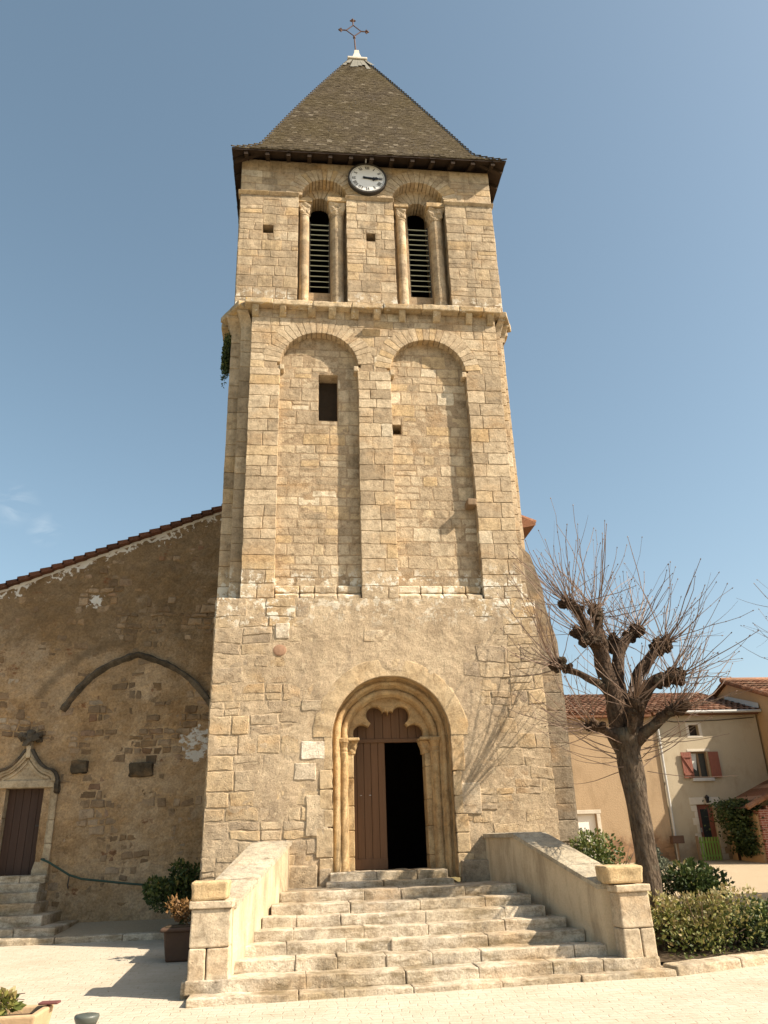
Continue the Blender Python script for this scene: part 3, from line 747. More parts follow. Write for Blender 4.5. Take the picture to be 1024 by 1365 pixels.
# jamb piers, colonnettes and capitals
for s_ in (-1, 1):
    mb = MB()
    x0, x1 = sorted((PC + s_ * .69, PC + s_ * .84))
    z = portal_z
    while z < 3.34:
        h = min(random.uniform(.35, .6), 3.36 - z)
        rbox(mb, (x0, YB + .5, z), (x1, YB + .86, z + h - .004), .02, .2, .006, random.random()); z += h
    mb.build('jamb_pier', M['portal'], church)
    mb = MB()
    lathe(mb, (PC + s_ * .89, YB + .40, portal_z), [(.10, 0), (.10, .12), (.12, .15), (.08, .2), (.095, .24), (.07, .28), (.066, 1.2), (.066, 2.18), (.085, 2.2), (.07, 2.23)], 14, .6)
    mb.build('colonnette', M['portal'], church, True)
    mb = MB()
    xf = lambda p: Vector((p.x, p.y, p.z))
    lathe(mb, (PC + s_ * .89, YB + .40, 3.36), [(.07, 0), (.085, .06), (.08, .1), (.11, .17), (.13, .2), (.13, .26)], 12, .4)
    def capx(p, s_=s_):
        k = (3.62 - p.z) / .28
        return Vector((p.x + s_ * .0 - s_ * (-.06) * k * (1 if (p.x - PC) * s_ < .78 else 0), p.y + .06 * k * (1 if p.y < YB + .55 else 0), p.z))
    rbox(mb, (min(PC + s_ * .60, PC + s_ * .86), YB + .44, 3.34), (max(PC + s_ * .60, PC + s_ * .86), YB + .84, 3.60), .03, .05, .03, .5, capx, nscale=14)
    rbox(mb, (min(PC + s_ * .585, PC + s_ * 1.0), YB + .30, 3.585), (max(PC + s_ * .585, PC + s_ * 1.0), YB + .86, 3.64), .015, .1, .006, .7)
    mb.build('jamb_capital', M['portal'], church)
# doors and dark interior
mb = MB()
dz0, dz1 = 1.30, 3.60
def boards(mb, x0, x1, y, z0, z1, n, th=.05):
    wd = (x1 - x0) / n
    for i in range(n):
        rbox(mb, (x0 + i * wd + .003, y + random.uniform(0, .006), z0), (x0 + (i + 1) * wd - .003, y + th, z1), .006, .5, 0, random.random())
boards(mb, PC - .75, PC - .055, YB + .80, dz0, dz1, 5)
rbox(mb, (PC - .75, YB + .78, dz0 + .02), (PC - .055, YB + .80, dz0 + .2), .006, .3, 0, .3)
d = mb.build('door_leaf', M['door'], church)
for bx_ in (PC - .54, PC - .36):
    mb = MB(); lathe(mb, (bx_, YB + .80, 2.62), [(.02, -.006), (.02, .006)], 8); mb.build('door_stud', M['zinc'], d)
mb = MB()
boards(mb, PC - .75, PC + .75, YB + .80, dz1 + .06, 4.5, 9)
rbox(mb, (PC - .75, YB + .77, dz1 - .01), (PC + .75, YB + .84, dz1 + .065), .01, .3, 0, .4)
mb.build('door_tympanum', M['door'], church)
mb = MB()
for i in range(4):      # right leaf, swung inwards
    y = YB + .92 + i * .17
    rbox(mb, (PC + .80, y, dz0), (PC + .85, y + .165, dz1), .005, .5, 0, random.random())
mb.build('open_door_leaf', M['door'], church)
mb = MB()
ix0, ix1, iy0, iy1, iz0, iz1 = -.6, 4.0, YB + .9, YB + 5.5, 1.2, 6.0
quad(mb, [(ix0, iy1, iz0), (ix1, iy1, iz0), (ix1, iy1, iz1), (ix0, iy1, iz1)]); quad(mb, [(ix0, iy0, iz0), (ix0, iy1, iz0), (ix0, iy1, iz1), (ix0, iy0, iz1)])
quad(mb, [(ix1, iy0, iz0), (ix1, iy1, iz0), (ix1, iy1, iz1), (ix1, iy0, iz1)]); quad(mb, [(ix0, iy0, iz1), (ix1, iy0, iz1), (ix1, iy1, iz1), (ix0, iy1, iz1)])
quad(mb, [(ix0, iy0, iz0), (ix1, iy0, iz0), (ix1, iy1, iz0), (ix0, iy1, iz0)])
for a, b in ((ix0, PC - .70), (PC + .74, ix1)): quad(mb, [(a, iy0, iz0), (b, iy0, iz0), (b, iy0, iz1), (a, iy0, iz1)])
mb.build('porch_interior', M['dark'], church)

# ---- tower shaft (z 6.3 .. 13.4)
YS = YB + .03; YN = YS + .21
fs_, fn = front(YS), front(YN)
ARL, ARR = (.42, 11.82, .89), (2.93, 11.74, .88)
mb = MB()      # mortar bodies
win = (.42, .85, 10.50, 11.71); put = (2.06, 2.28, 10.20, 10.45)
inr = lambda r, u, v: r[0] < u < r[1] and r[2] < v < r[3]
sheet(mb, Fr((0, YN - .003, 0), (1, 0, 0), (0, 0, 1), (0, -1, 0)), -1.1, 4.6, 6.3, 13.35, .12, lambda u, v: .004 * nz2(u, v, 3), lambda u, v: inr(win, u, v) or inr(put, u, v), ucuts=(win[0], win[1], put[0], put[1]), vcuts=(win[2], win[3], put[2], put[3]))
PIL = ((-1.14, -.46), (1.295, 2.055), (3.80, 4.63))
for a, b in PIL: box(mb, a + .01, b - .01, YS + .004, YN + .02, 6.3, 11.75)
sheet(mb, fs_, -1.13, 4.62, 11.6, 13.35, .05, None, lambda u, v: any((math.hypot(u - c, v - z) < r + .08 and v >= z) or (abs(u - c) < r and v < z) for c, z, r in (ARL, ARR)))
# stepped corners
for k, (xa, xb, yy) in enumerate(((-1.385, -1.13, YS + .26), (-1.63, -1.375, YS + .52), (4.62, 4.77, YS + .2), (4.76, 4.90, YS + .42))):
    box(mb, xa, xb, yy, 21.5, 6.3, 13.35)
box(mb, -1.62, 4.89, YS + .8, 21.5, 6.3, 13.35)
mb.build('shaft_core', M['mortar'], church)
mb = MB()
courses(mb, fn, -.5, 1.34, 6.62, 12.7, (.17, .36), (.2, .62), .020, .006, .004, .03, holes=[win], rough=.015, split=.2)
courses(mb, fn, 2.0, 3.85, 6.62, 12.7, (.17, .36), (.2, .62), .020, .006, .004, .03, holes=[put], rough=.015, split=.2)
for (a, b), zt in zip(PIL, (11.72, 11.72, 11.72)):
    courses(mb, fs_, a, b, 6.32, zt, (.22, .38), (.26, .6), .010, .006, .003, .27, .27, rough=.010, split=.1)
courses(mb, fs_, -1.14, 4.63, 11.72, 13.34, (.18, .32), (.2, .55), .012, .006, .003, .03, .26, holes=[(ARL[0] - .9, ARL[0] + .9, 11.5, ARL[1]), (ARR[0] - .89, ARR[0] + .89, 11.5, ARR[1])], discs=[(ARL[0], ARL[1], 1.24), (ARR[0], ARR[1], 1.22)], rough=.007)
for (xa, xb, yy) in ((-1.39, -1.135, YS + .25), (-1.64, -1.38, YS + .51), (4.62, 4.78, YS + .19), (4.765, 4.91, YS + .41)):
    courses(mb, front(yy), xa, xb, 6.35, 13.0 if xa < 0 else 13.3, (.3, .45), (.3, .5), .012, .008, .003, .25, .25, rough=.004, split=0)
courses(mb, leftf(-1.64), -21.5, -YS - .8, 6.35, 13.3, (.24, .38), (.35, .7), .014, .010, .004)
courses(mb, rightf(4.91), YS + .7, 21.5, 6.35, 13.3, (.24, .38), (.35, .7), .014, .010, .004)
# sloping sills of the two blind arches and little impost stubs
for a, b in ((-.46, 1.295), (2.055, 3.80)):
    u = a
    while u < b - .05:
        l = min(random.uniform(.25, .5), b - u)
        if b - u - l < .12: l = b - u
        for (za, zb, dy) in ((6.30, 6.46, .02), (6.47, 6.63, .13)):
            rbox(mb, (u, YS + dy, za), (u + l - .01, YN + .05, zb), .03, .1, .015, random.uniform(.5, 1), lambda p, za=za, zb=zb: Vector((p.x, p.y, p.z - (0.06 if p.y < YN - .1 and p.z > (za + zb) / 2 else 0))))
        u += l
for x, s_, z in ((-.46, 1, 11.76), (1.295, -1, 11.76), (2.055, 1, 11.70), (3.80, -1, 11.70)):
    rbox(mb, (min(x - s_ * .02, x + s_ * .09), YS - .02, z - .07), (max(x - s_ * .02, x + s_ * .09), YN, z + .07), .02, .08, .012, .6)
# a projecting stone between the arches
rbox(mb, (1.42, YS - .10, 12.68), (1.85, YS + .05, 12.83), .02, .1, .008, .8, lambda p: Vector((p.x, p.y + (.08 if p.z < 12.72 and p.y < YS else 0), p.z)))
mb.build('shaft_stonework', M['shaft'], church)
mb = MB()
ring(mb, fs_, ARL[0], ARL[1], ARL[2], 1.27, R(4), R(176), 23, .010, .262, .007, random.random, .05, (-2, 1.66)); mb.build('blind_arch_ring', M['voussoir'], church); mb = MB()
ring(mb, fs_, ARR[0], ARR[1], ARR[2], 1.25, R(4), R(176), 21, .009, .262, .005, random.random, .03, (1.675, 9))
mb.build('blind_arch_ring', M['voussoir'], church)
# slot window and putlog hole
def reveal(mb, r, y0, y1):
    a, b, c, d = r
    for q in ([(a, y0, c), (a, y1, c), (a, y1, d), (a, y0, d)], [(b, y1, c), (b, y0, c), (b, y0, d), (b, y1, d)], [(a, y0, d), (a, y1, d), (b, y1, d), (b, y0, d)], [(a, y1, c), (a, y0, c), (b, y0, c), (b, y1, c)]): quad(mb, q, .4, 0)
    quad(mb, [(a, y1, c), (b, y1, c), (b, y1, d), (a, y1, d)], .5, 1)
mb = MB(); reveal(mb, win, YN - .005, YN + .35); r3 = win; box(mb, win[0] - .6, win[1] + .6, YN + .3501, YN + 2.2, win[2] - .4, win[3] + .4, .5, 1); mb.build('slot_window', [M['shaft'], M['dark']], church)
mb = MB(); reveal(mb, put, YN - .005, YN + .7); mb.build('putlog_hole', [M['shaft'], M['dark']], church)
mb = MB(); rbox(mb, (3.60, YS - .08, 8.38), (3.795, YN + .1, 8.53), .02, .08, .01); mb.build('timber_stub', M['woodgrey'], church)

# ---- cornice and corbels
mb = MB()
def slab_run(p0, p1, nrm, z0, z1, dep, lo=.55, hi=.95):
    p0, p1, nrm = Vector(p0), Vector(p1), Vector(nrm); L = (p1 - p0).length; d = (p1 - p0) / L; t = 0
    while t < L - .01:
        l = random.uniform(lo, hi)
        if L - t - l < .3: l = L - t
        a = random.uniform(-.012, .012); zz = random.uniform(-.012, .012); du = random.uniform(-.02, .02)
        def xf(p): return Vector((p0.x + d.x * p.x + nrm.x * p.y, p0.y + d.y * p.x + nrm.y * p.y, p.z + (-.03 if p.y > dep * .6 and p.z > (z0 + z1) / 2 else 0)))
        rbox(mb, (t, -.5, z0 + zz), (t + l - .008, dep + du, z1 + zz), .025, .1, .014, random.random(), xf)
        t += l
CZ0, CZ1 = 13.34, 13.52
slab_run((-1.30, YS, 0), (4.75, YS, 0), (0, -1, 0), CZ0, CZ1, .2)
q = math.sqrt(.5)
slab_run((-1.78, YS + .72, 0), (-1.30, YS, 0), (-.83, -.55, 0), CZ0, CZ1, .17, .5, .9)
slab_run((4.75, YS, 0), (5.02, YS + .62, 0), (.92, -.4, 0), CZ0, CZ1, .17, .5, .9)
slab_run((-1.68, 21.4, 0), (-1.68, YS + .8, 0), (-1, 0, 0), CZ0, CZ1, .22)
slab_run((4.94, YS + .7, 0), (4.94, 21.4, 0), (1, 0, 0), CZ0, CZ1, .22)
cornice = mb.build('cornice', M['cornice'], church)
for px in (-1.05, -.42, .24, .72, 1.25, 1.78, 2.37, 3.2, 3.98, 4.5):
    mb = MB()
    wd, hh, pr = random.uniform(.15, .19), random.uniform(.2, .25), .17
    def cx_(p, px=px, hh=hh):
        k = max(0.0, (CZ0 - p.z) / hh)
        return Vector((p.x, p.y + (.13 * k ** 1.5 if p.y < YS - .05 else 0), p.z))
    rbox(mb, (px - wd / 2, YS - pr, CZ0 - hh), (px + wd / 2, YS + .05, CZ0 + .005), .02, .05, .014, random.random(), cx_)
    mb.build('corbel', M['cornice'], cornice)
# curved brackets that carry the cornice over the stepped corners
for (x0, x1, yf, s_) in ((-1.40, -1.15, YS + .25, -1), (-1.66, -1.40, YS + .5, -1), (4.64, 4.80, YS + .2, 1), (4.79, 4.95, YS + .42, 1)):
    mb = MB()
    prof = [(0, 0), (.02, .12), (.07, .22), (.15, .3), (.24, .34), (.24, .40)]
    vs_ = []; m = len(prof)
    for p, z in prof:
        for x in (x0, x1): vs_.append(Vector((x + s_ * p * .35, yf - p * .8, 12.94 + z)))
    mb.add(vs_, [(2 * i, 2 * i + 1, 2 * i + 3, 2 * i + 2) for i in range(m - 1)], .6)
    a = [Vector((x0, yf + .3, 12.94)), Vector((x0, yf + .3, 13.34))]
    for side in (0, 1):
        ids = [vs_[2 * i + side] for i in range(m)]
        mb.add(ids + [Vector((ids[-1].x, yf + .3, 13.34)), Vector((ids[0].x, yf + .3, 12.94))], [tuple(range(m + 2))], .5)
    mb.build('corner_bracket', M['shaft'], church)

# ---- belfry (z 13.4 .. 18.15)
YU = YS + .22; YR = YU + .34
fu, fr_ = front(YU), front(YR)
UX0, UX1 = -1.57, 4.92; ZI = 17.06; ZT = 18.16
BAY = ((-.10, 1.10, .555, .58), (2.32, 3.66, 2.98, .68))     # x0, x1, arch axis, arch radius
OPN = ((.18, .70), (2.72, 3.27))
mb = MB()
PAN = ((UX0, BAY[0][0]), (BAY[0][1], BAY[1][0]), (BAY[1][1], UX1))
ph3 = [(-.98, -.72, 15.80, 16.06), (1.60, 1.83, 15.70, 15.95)]
for a, b in PAN:
    hs_ = [h for h in ph3 if a < h[0] < b]
    sheet(mb, fu, a + .01, b - .01, 13.4, ZI, .1, None, lambda u, v: any(inr(h, u, v) for h in hs_), ucuts=[c for h in hs_ for c in h[:2]], vcuts=[c for h in hs_ for c in h[2:]])
    for x in (a + .01, b - .01): quad(mb, [(x, YU, 13.4), (x, YR, 13.4), (x, YR, ZI + .06), (x, YU, ZI + .06)])
sheet(mb, fu, UX0 + .01, UX1 - .01, ZI, ZT + .05, .05, None, lambda u, v: any(math.hypot(u - c, v - ZI) < r + .07 for _, _, c, r in BAY))
def openhole(u, v):
    for (a, b), (_, _, c, r) in zip(OPN, BAY):
        if a < u < b and 14.3 < v < ZI: return True
        if math.hypot(u - (a + b) / 2, v - ZI) < (b - a) / 2 + .06 and v > ZI: return True
    return False
sheet(mb, fr_, -.3, 3.9, 13.4, ZT, .05, None, openhole, ucuts=[c for o in OPN for c in o])
for (a, b) in OPN:      # jambs of the openings
    for x in (a, b): quad(mb, [(x, YR, 13.4), (x, YR + .5, 13.4), (x, YR + .5, ZI + .4), (x, YR, ZI + .4)])
    quad(mb, [(a, YR, 14.3), (b, YR, 14.3), (b, YR + .5, 14.3), (a, YR + .5, 14.3)])
for (X, f2, a, b) in ((UX0 + .01, leftf(UX0 + .01), -21.2, -YU), (UX1 - .01, rightf(UX1 - .01), YU, 21.2)):
    sheet(mb, f2, a, b, 13.4, ZT, .3)
quad(mb, [(UX1, 21.2, 13.4), (UX0, 21.2, 13.4), (UX0, 21.2, ZT), (UX1, 21.2, ZT)])
for h in ph3: reveal(mb, h, YU, YU + .4)
mb.build('belfry_core', [M['mortar'], M['dark']], church)
mb = MB()
for (a, b) in PAN:
    courses(mb, fu, a, b, 13.5, ZI - .03, (.2, .38), (.22, .62), .012, .006, .003, .03, .33, holes=ph3, rough=.014, split=.2)
courses(mb, fu, UX0, UX1, ZI + .06, ZT + .02, (.2, .3), (.26, .58), .012, .006, .003, .03, .28, discs=[(c, ZI, r + .36) for _, _, c, r in BAY], rough=.007)
courses(mb, leftf(UX0), -21.2, -YU - .02, 13.5, ZT, (.24, .38), (.35, .7), .013, .010, .004)
courses(mb, rightf(UX1), YU + .02, 21.2, 13.5, ZT, (.24, .38), (.35, .7), .013, .010, .004)
mb.build('belfry_stonework', M['belfry'], church)
mb = MB()      # string course at impost level
for a, b in ((UX0 - .05, BAY[0][0] + .01), (BAY[0][1] - .02, BAY[1][0] + .02), (BAY[1][1] - .01, UX1 + .05)):
    n = max(2, int((b - a) / .6))
    mb = MB()
    for i in range(n):
        rbox(mb, (a + (b - a) * i / n, YU - .07, ZI - .03), (a + (b - a) * (i + 1) / n - .005, YU + .2, ZI + .055), .015, .12, .008, random.random(), lambda p: Vector((p.x, p.y + (.05 if p.z < ZI and p.y < YU else 0), p.z)))
    mb.build('string_course', M['voussoir'], church)
mb = MB()
for (x0, x1, c, r), (a, b) in zip(BAY, OPN):
    mb = MB()
    ring(mb, fu, c, ZI, r, r + .38, R(3), R(177), 19, .014, .345, .008, random.random, .03)
    ring(mb, fr_, (a + b) / 2, ZI, (b - a) / 2, r + .12 if b < 2 else r + .06, R(2), R(178), 11, .03, .4, .008, random.random, .0)
    mb.build('belfry_arch_ring', M['voussoir'], church)
for (x0, x1, c, r), (a, b) in zip(BAY, OPN):
    for cxp, rr in (((x0 + a) / 2 + .01, .12), ((b + x1) / 2 - .02, .165)):
        mb = MB()
        z = 13.5
        lathe(mb, (cxp, YR - .08, z), [(rr * 1.35, 0), (rr * 1.35, .08), (rr * 1.1, .16)], 20, .5)
        z += .16
        while z < 16.6:
            h = min(random.uniform(.28, .46), 16.62 - z)
            lathe(mb, (cxp, YR - .08, z), [(rr * .985, 0), (rr, .012), (rr, h - .012), (rr * .985, h)], 20, random.random()); z += h
        col = mb.build('belfry_column', M['belfry'], church, False)
        mb = MB()
        lathe(mb, (cxp, YR - .08, 16.6), [(rr * 1.1, 0), (rr * 1.12, .03), (rr, .05)], 20, .5)
        def capf(p, cxp=cxp, rr=rr):
            k = (p.z - 16.64) / .34; f = .92 + .5 * k
            return Vector((cxp + (p.x - cxp) * f, YR - .08 + (p.y - YR + .08) * f, p.z))
        rbox(mb, (cxp - rr, YR - .08 - rr, 16.64), (cxp + rr, YR - .08 + rr, 16.97), .035, .05, .035, .5, capf, nscale=13)
        rbox(mb, (cxp - rr * 1.55, YR - .08 - rr * 1.55, 16.965), (cxp + rr * 1.55, YR + .1, ZI + .045), .012, .1, .005, .9)
        mb.build('capital', M['belfry'], col)
    mb = MB()
    for x in (a + .012, b - .012): box(mb, x - .025, x + .025, YR + .08, YR + .16, 14.3, 16.62)
    lou = mb.build('louvre_panel', M['louvreframe'], church)
    nl = 13
    for i in range(nl):
        z = 14.52 + i * (16.5 - 14.52) / (nl - 1)
        mb = MB()
        box(mb, a + .02, b - .02, 0, .23, 0, .022, random.random(), 0, lambda p, z=z: Vector((p.x, YR + .06 + p.y * .80 - p.z * .5, z + p.y * .62 + p.z * .8)))
        mb.build('louvre', M['louvre'], lou)
mb = MB()
box(mb, -.6, 4.2, YR + .5, YR + 3.4, 13.6, 18.1)
for i in (2, ): pass
ob = mb.build('belfry_chamber', M['dark'], church)
# open front of the chamber: keep only inward walls
me = ob.data
import bmesh
bm = bmesh.new(); bm.from_mesh(me)
dl = [f for f in bm.faces if abs(f.normal.y) > .9 and f.calc_center_median().y < 2.5 + 0 and f.calc_center_median().y + church.location.y < YR + .6]
bmesh.ops.delete(bm, geom=dl, context='FACES'); bm.to_mesh(me); bm.free()

# ---- roof
RX, RY = 1.755, 18.55
HE = 3.55
def roofpt(side, h, x, z):
    if side == 0: return Vector((RX + x, RY - h, z))
    if side == 1: return Vector((RX + h, RY + x, z))
    if side == 2: return Vector((RX - x, RY + h, z))
    return Vector((RX - h, RY - x, z))
EZ = 18.17
def rprof(t):                    # t 0..1 from eave to apex: half width, height (bell-cast foot)
    if t < .10:
        k = t / .10; return HE - .68 * k, EZ + .90 * k - .12 * k * (1 - k)
    k = (t - .10) / .90
    return (HE - .68) * (1 - k) + .20 * k + .035 * math.sin(math.pi * k), EZ + .90 + 7.05 * k
tilt = lambda p: Vector((p.x, p.y, p.z + (p.x - RX) * .018 * max(0, 1 - (p.z - EZ) / 4)))
mb = MB()
rows_n = 104
for side in range(4):
    for i in range(rows_n):
        t0, t1 = i / rows_n, min(1, (i + 1.12) / rows_n)
        h0, z0 = rprof(t0); h1, z1 = rprof(t1)
        n_ = max(2, int(2 * h0 / .14)); off = .5 * (i % 2)
        for j in range(-1, n_ + 1):
            xa, xb = -1 + 2 * (j + off) / n_, -1 + 2 * (j + 1 + off) / n_
            xa, xb = max(xa, -1), min(xb, 1)
            if xb - xa < .01: continue
            up = .008 + random.uniform(-.003, .006); sg = random.uniform(-.006, .006); sk = random.uniform(-.004, .004)
            a = tilt(roofpt(side, h0 + up, xa * h0 + .003, z0 + sg)); b = tilt(roofpt(side, h0 + up + sk, xb * h0 - .003, z0 + sg + sk))
            c = tilt(roofpt(side, h1 + .004, xb * h1 - .002, z1)); d = tilt(roofpt(side, h1 + .004, xa * h1 + .002, z1))
            e = tilt(roofpt(side, h0 + .002, xb * h0, z0 - .008)); f = tilt(roofpt(side, h0 + .002, xa * h0, z0 - .008))
            mb.add([a, b, c, d, e, f], [(0, 1, 2, 3), (5, 4, 1, 0)], min(1, random.random() ** 1.3))
for sx_ in (0, 1, 2, 3):         # hip tiles
    for i in range(0, rows_n, 2):
        h0, z0 = rprof(i / rows_n); h1, z1 = rprof(min(1, (i + 2.3) / rows_n))
        sg = [(-1, -1), (1, -1), (1, 1), (-1, 1)][sx_]
        p0 = tilt(Vector((RX + sg[0] * (h0 + .02), RY + sg[1] * (h0 + .02), z0 + .035))); p1 = tilt(Vector((RX + sg[0] * h1, RY + sg[1] * h1, z1 + .01)))
        tube(mb, [p0, p1], [.018, .012], 6, random.random() * .7)
roof = mb.build('tower_roof', M['rooftile'], church)
mb = MB()                        # boarded soffit, fascia and rafter feet
s0 = tilt(Vector((RX - HE, RY - HE, EZ)))
ring_o = [tilt(Vector((RX + a * (HE - .01), RY + b * (HE - .01), EZ - .03))) for a, b in ((-1, -1), (1, -1), (1, 1), (-1, 1))]
ring_i = [tilt(Vector((RX + a * (HE - .9), RY + b * (HE - .9), EZ + .42))) for a, b in ((-1, -1), (1, -1), (1, 1), (-1, 1))]
mb.add(ring_o + ring_i, [(i, (i + 1) % 4, 4 + (i + 1) % 4, 4 + i) for i in range(4)], .3)
for i in range(4):
    a, b = ring_o[i], ring_o[(i + 1) % 4]; dn = Vector((0, 0, -.02)); up = Vector((0, 0, .04))
    mb.add([a + dn, b + dn, b + up, a + up], [(0, 1, 2, 3)], .4)
soff = mb.build('eave_soffit', M['eavewood'], roof)
for side in range(4):
    for k in range(13):
        x = -3.2 + 6.4 * k / 12
        mb = MB(); vs_ = []
        for (h, z) in ((HE - .04, EZ - .15), (HE - .04, EZ - .05), (HE - .75, EZ + .32), (HE - .75, EZ + .2)):
            for dx_ in (-.05, .05): vs_.append(tilt(roofpt(side, h, x + dx_, z)))
        mb.add(vs_, [(0, 1, 3, 2), (2, 3, 5, 4), (6, 7, 1, 0), (0, 2, 4, 6), (1, 7, 5, 3)], random.random())
        mb.build('rafter_foot', M['eavewood'], roof)
# finial and iron cross
mb = MB()
za = rprof(1)[1]
def tap(p):
    k = min(1, max(0, (p.z - za) / .5)); f = 1 - .62 * k
    return Vector((RX + (p.x - RX) * f, RY + (p.y - RY) * f, p.z))
for side in range(4):
    (ha, z_a), (hb_, z_b) = rprof(.90), rprof(.995)
    for k in range(8):
        xa, xb = -1 + k / 4, -1 + (k + 1) / 4; rag = random.uniform(-.25, .25)
        quad(mb, [roofpt(side, ha + .035 - rag * .3, xa * (ha + .035), z_a + rag), roofpt(side, ha + .035 - rag * .3, xb * (ha + .035), z_a + rag), roofpt(side, hb_ + .03, xb * (hb_ + .03), z_b), roofpt(side, hb_ + .03, xa * (hb_ + .03), z_b)], .5, 1)
rbox(mb, (RX - .33, RY - .33, za - .12), (RX + .33, RY + .33, za - .03), .02, .2, .004, .5)
rbox(mb, (RX - .2, RY - .2, za - .05), (RX + .2, RY + .2, za + .62), .02, .15, .004, .7, tap)
fin = mb.build('finial', [M['finial'], M['apexzinc']], church)
mb = MB()
bx, by, b0 = RX - .02, RY, za + .55
tp = lambda x, z: Vector((bx + x - (z) * .05, by, b0 + z))
tube(mb, [tp(0, 0), tp(0, .75)], [.028, .022], 6)
tube(mb, [tp(0, .75), tp(0, .82)], .045, 6)
dm = [tp(0, .85), tp(-.26, 1.12), tp(0, 1.40), tp(.26, 1.12), tp(0, .85)]
for i in range(4): tube(mb, [dm[i], dm[i + 1]], .018, 6)
for a, b in ((tp(-.26, 1.12), tp(-.5, 1.12)), (tp(.26, 1.12), tp(.5, 1.12)), (tp(0, 1.4), tp(0, 1.72))):
    tube(mb, [a, b], .022, 6); d = (b - a).normalized(); p_ = d.cross(Vector((0, 1, 0)))
    m_ = a + (b - a) * .55
    for s_ in (-1, 1): tube(mb, [m_, m_ + p_ * .08 * s_ + d * .05, b], [.016, .03, .012], 6)
    tube(mb, [m_, m_ + d * .1, b + d * .04], [.02, .045, .008], 6)
mb.build('iron_cross', M['rust'], fin)

# ---- ivy tuft hanging from the left corner handled below as a plant
# ---- nave front wall and roof
NY = 18.7
def rl(x): return 9.62 + .42 * (x + 2.06)
mb = MB()
fnv = front(NY)
sx0, sx1 = -14.0, -1.5
nu = int((sx1 - sx0) / .09)
def dnave(u, v):
    d_ = .045 * nz2(u, v, .8, 4) + .022 * nz2(u, v, 3.5, 7) + .012 * nz2(u, v, 9, 9)
    return d_ + max(0, (1.2 - v)) * .06
dhole = lambda u, v: -6.2 < u < -5.4 and v < 3.1
DX0, DX1, DZ0, DZ1 = -6.19, -5.40, 1.38, 3.10
us = sorted(set([sx0 + (sx1 - sx0) * i / nu for i in range(nu + 1)] + [DX0, DX1])); nv_ = 105
vv = sorted(set([i / nv_ for i in range(nv_ + 1)]))
idx = []; vs_ = []
for u in us:
    top = max(rl(u), 1.0); col_ = []
    for t in vv:
        v = .1 + (top - .1) * t
        if DX0 - .001 <= u <= DX1 + .001 and abs(v - DZ1) < .05: v = DZ1
        vs_.append(fnv.p(u, v, dnave(u, v))); col_.append(v)
    idx.append(col_)
fs = []; m = len(vv)
for i in range(len(us) - 1):
    for j in range(m - 1):
        uc = (us[i] + us[i + 1]) / 2; vc = (idx[i][j] + idx[i][j + 1] + idx[i + 1][j] + idx[i + 1][j + 1]) / 4
        if DX0 < uc < DX1 and vc < DZ1: continue
        fs.append((i * m + j, (i + 1) * m + j, (i + 1) * m + j + 1, i * m + j + 1))
mb.add(vs_, fs)
quad(mb, [(sx0, NY, 0), (sx0, NY + 14, 0), (sx0, NY + 14, 4.6), (sx0, NY, 4.6)])
mb.build('nave_wall', M['nave'], church)
mb = MB()
courses(mb, fnv, -8.2, -1.55, .3, 9.4, (.09, .21), (.12, .38), .016, -.010, .026, .07, rough=.022, split=.15, bev=.016, rndf=random.random, warp=.09, skip=.12,
        keep=lambda u, v: v < rl(u) - .22 and math.hypot(u + 2.2, v - 3.98) > .42 and math.hypot(u + 4.77, v - 7.28) > .25 and not (DX0 - .38 < u < DX1 + .38 and v < DZ1 + 1.0))
mb.build('rubble_stonework', M['navestone'], church)
mb = MB()
def hoodpt(t):                   # pointed segmental arch from left foot over the apex to the right
    L, A, Rr = Vector((-5.2, 4.72)), Vector((-3.67, 5.98)), Vector((-1.75, 4.55))
    if t < .5:
        k = t * 2; p = L.lerp(A, k); nrm_ = Vector((-(A - L).y, (A - L).x)).normalized(); return p + nrm_ * .24 * math.sin(math.pi * k)
    k = (t - .5) * 2; p = A.lerp(Rr, k); nrm_ = Vector((-(Rr - A).y, (Rr - A).x)).normalized(); return p + nrm_ * .26 * math.sin(math.pi * k)
K = 44; rows = []
for i in range(K + 1):
    t = i / K; p = hoodpt(t); q_ = hoodpt(min(1, t + .01)) - hoodpt(max(0, t - .01)); nn = Vector((-q_.y, q_.x)).normalized()
    jj = .035 * nz2(t * 26, 0, 1)
    rows.append([fnv.p(p.x + nn.x * a, p.y + nn.y * a, w_ + jj) for a, w_ in ((.08 + jj, -.02), (.075 + jj, .10), (.04, .13), (-.01, .09), (-.04, .04), (-.065, .0), (-.07, -.03))])
for i in range(K): mb.add(rows[i] + rows[i + 1], [(j, j + 1, j + 8, j + 7) for j in range(6)], random.random())
mb.add(rows[0], [tuple(range(7))], .4)
mb.build('hood_mould', M['hood'], church)
for (x0, x1, z0, z1) in ((-4.87, -4.52, 3.38, 3.64), (-3.62, -3.12, 3.28, 3.56)):
    mb = MB()
    rbox(mb, (x0, NY - .22, z0), (x1, NY + .1, z1), .03, .08, .03, .5, lambda p, z1=z1: Vector((p.x, p.y + (.14 * (z1 - p.z) / .26 if p.y < NY - .1 else 0), p.z)), nscale=8)
    mb.build('wall_corbel', M['hood'], church)
mb = MB()                        # roof verge: stepped tile edge
n_ = 52
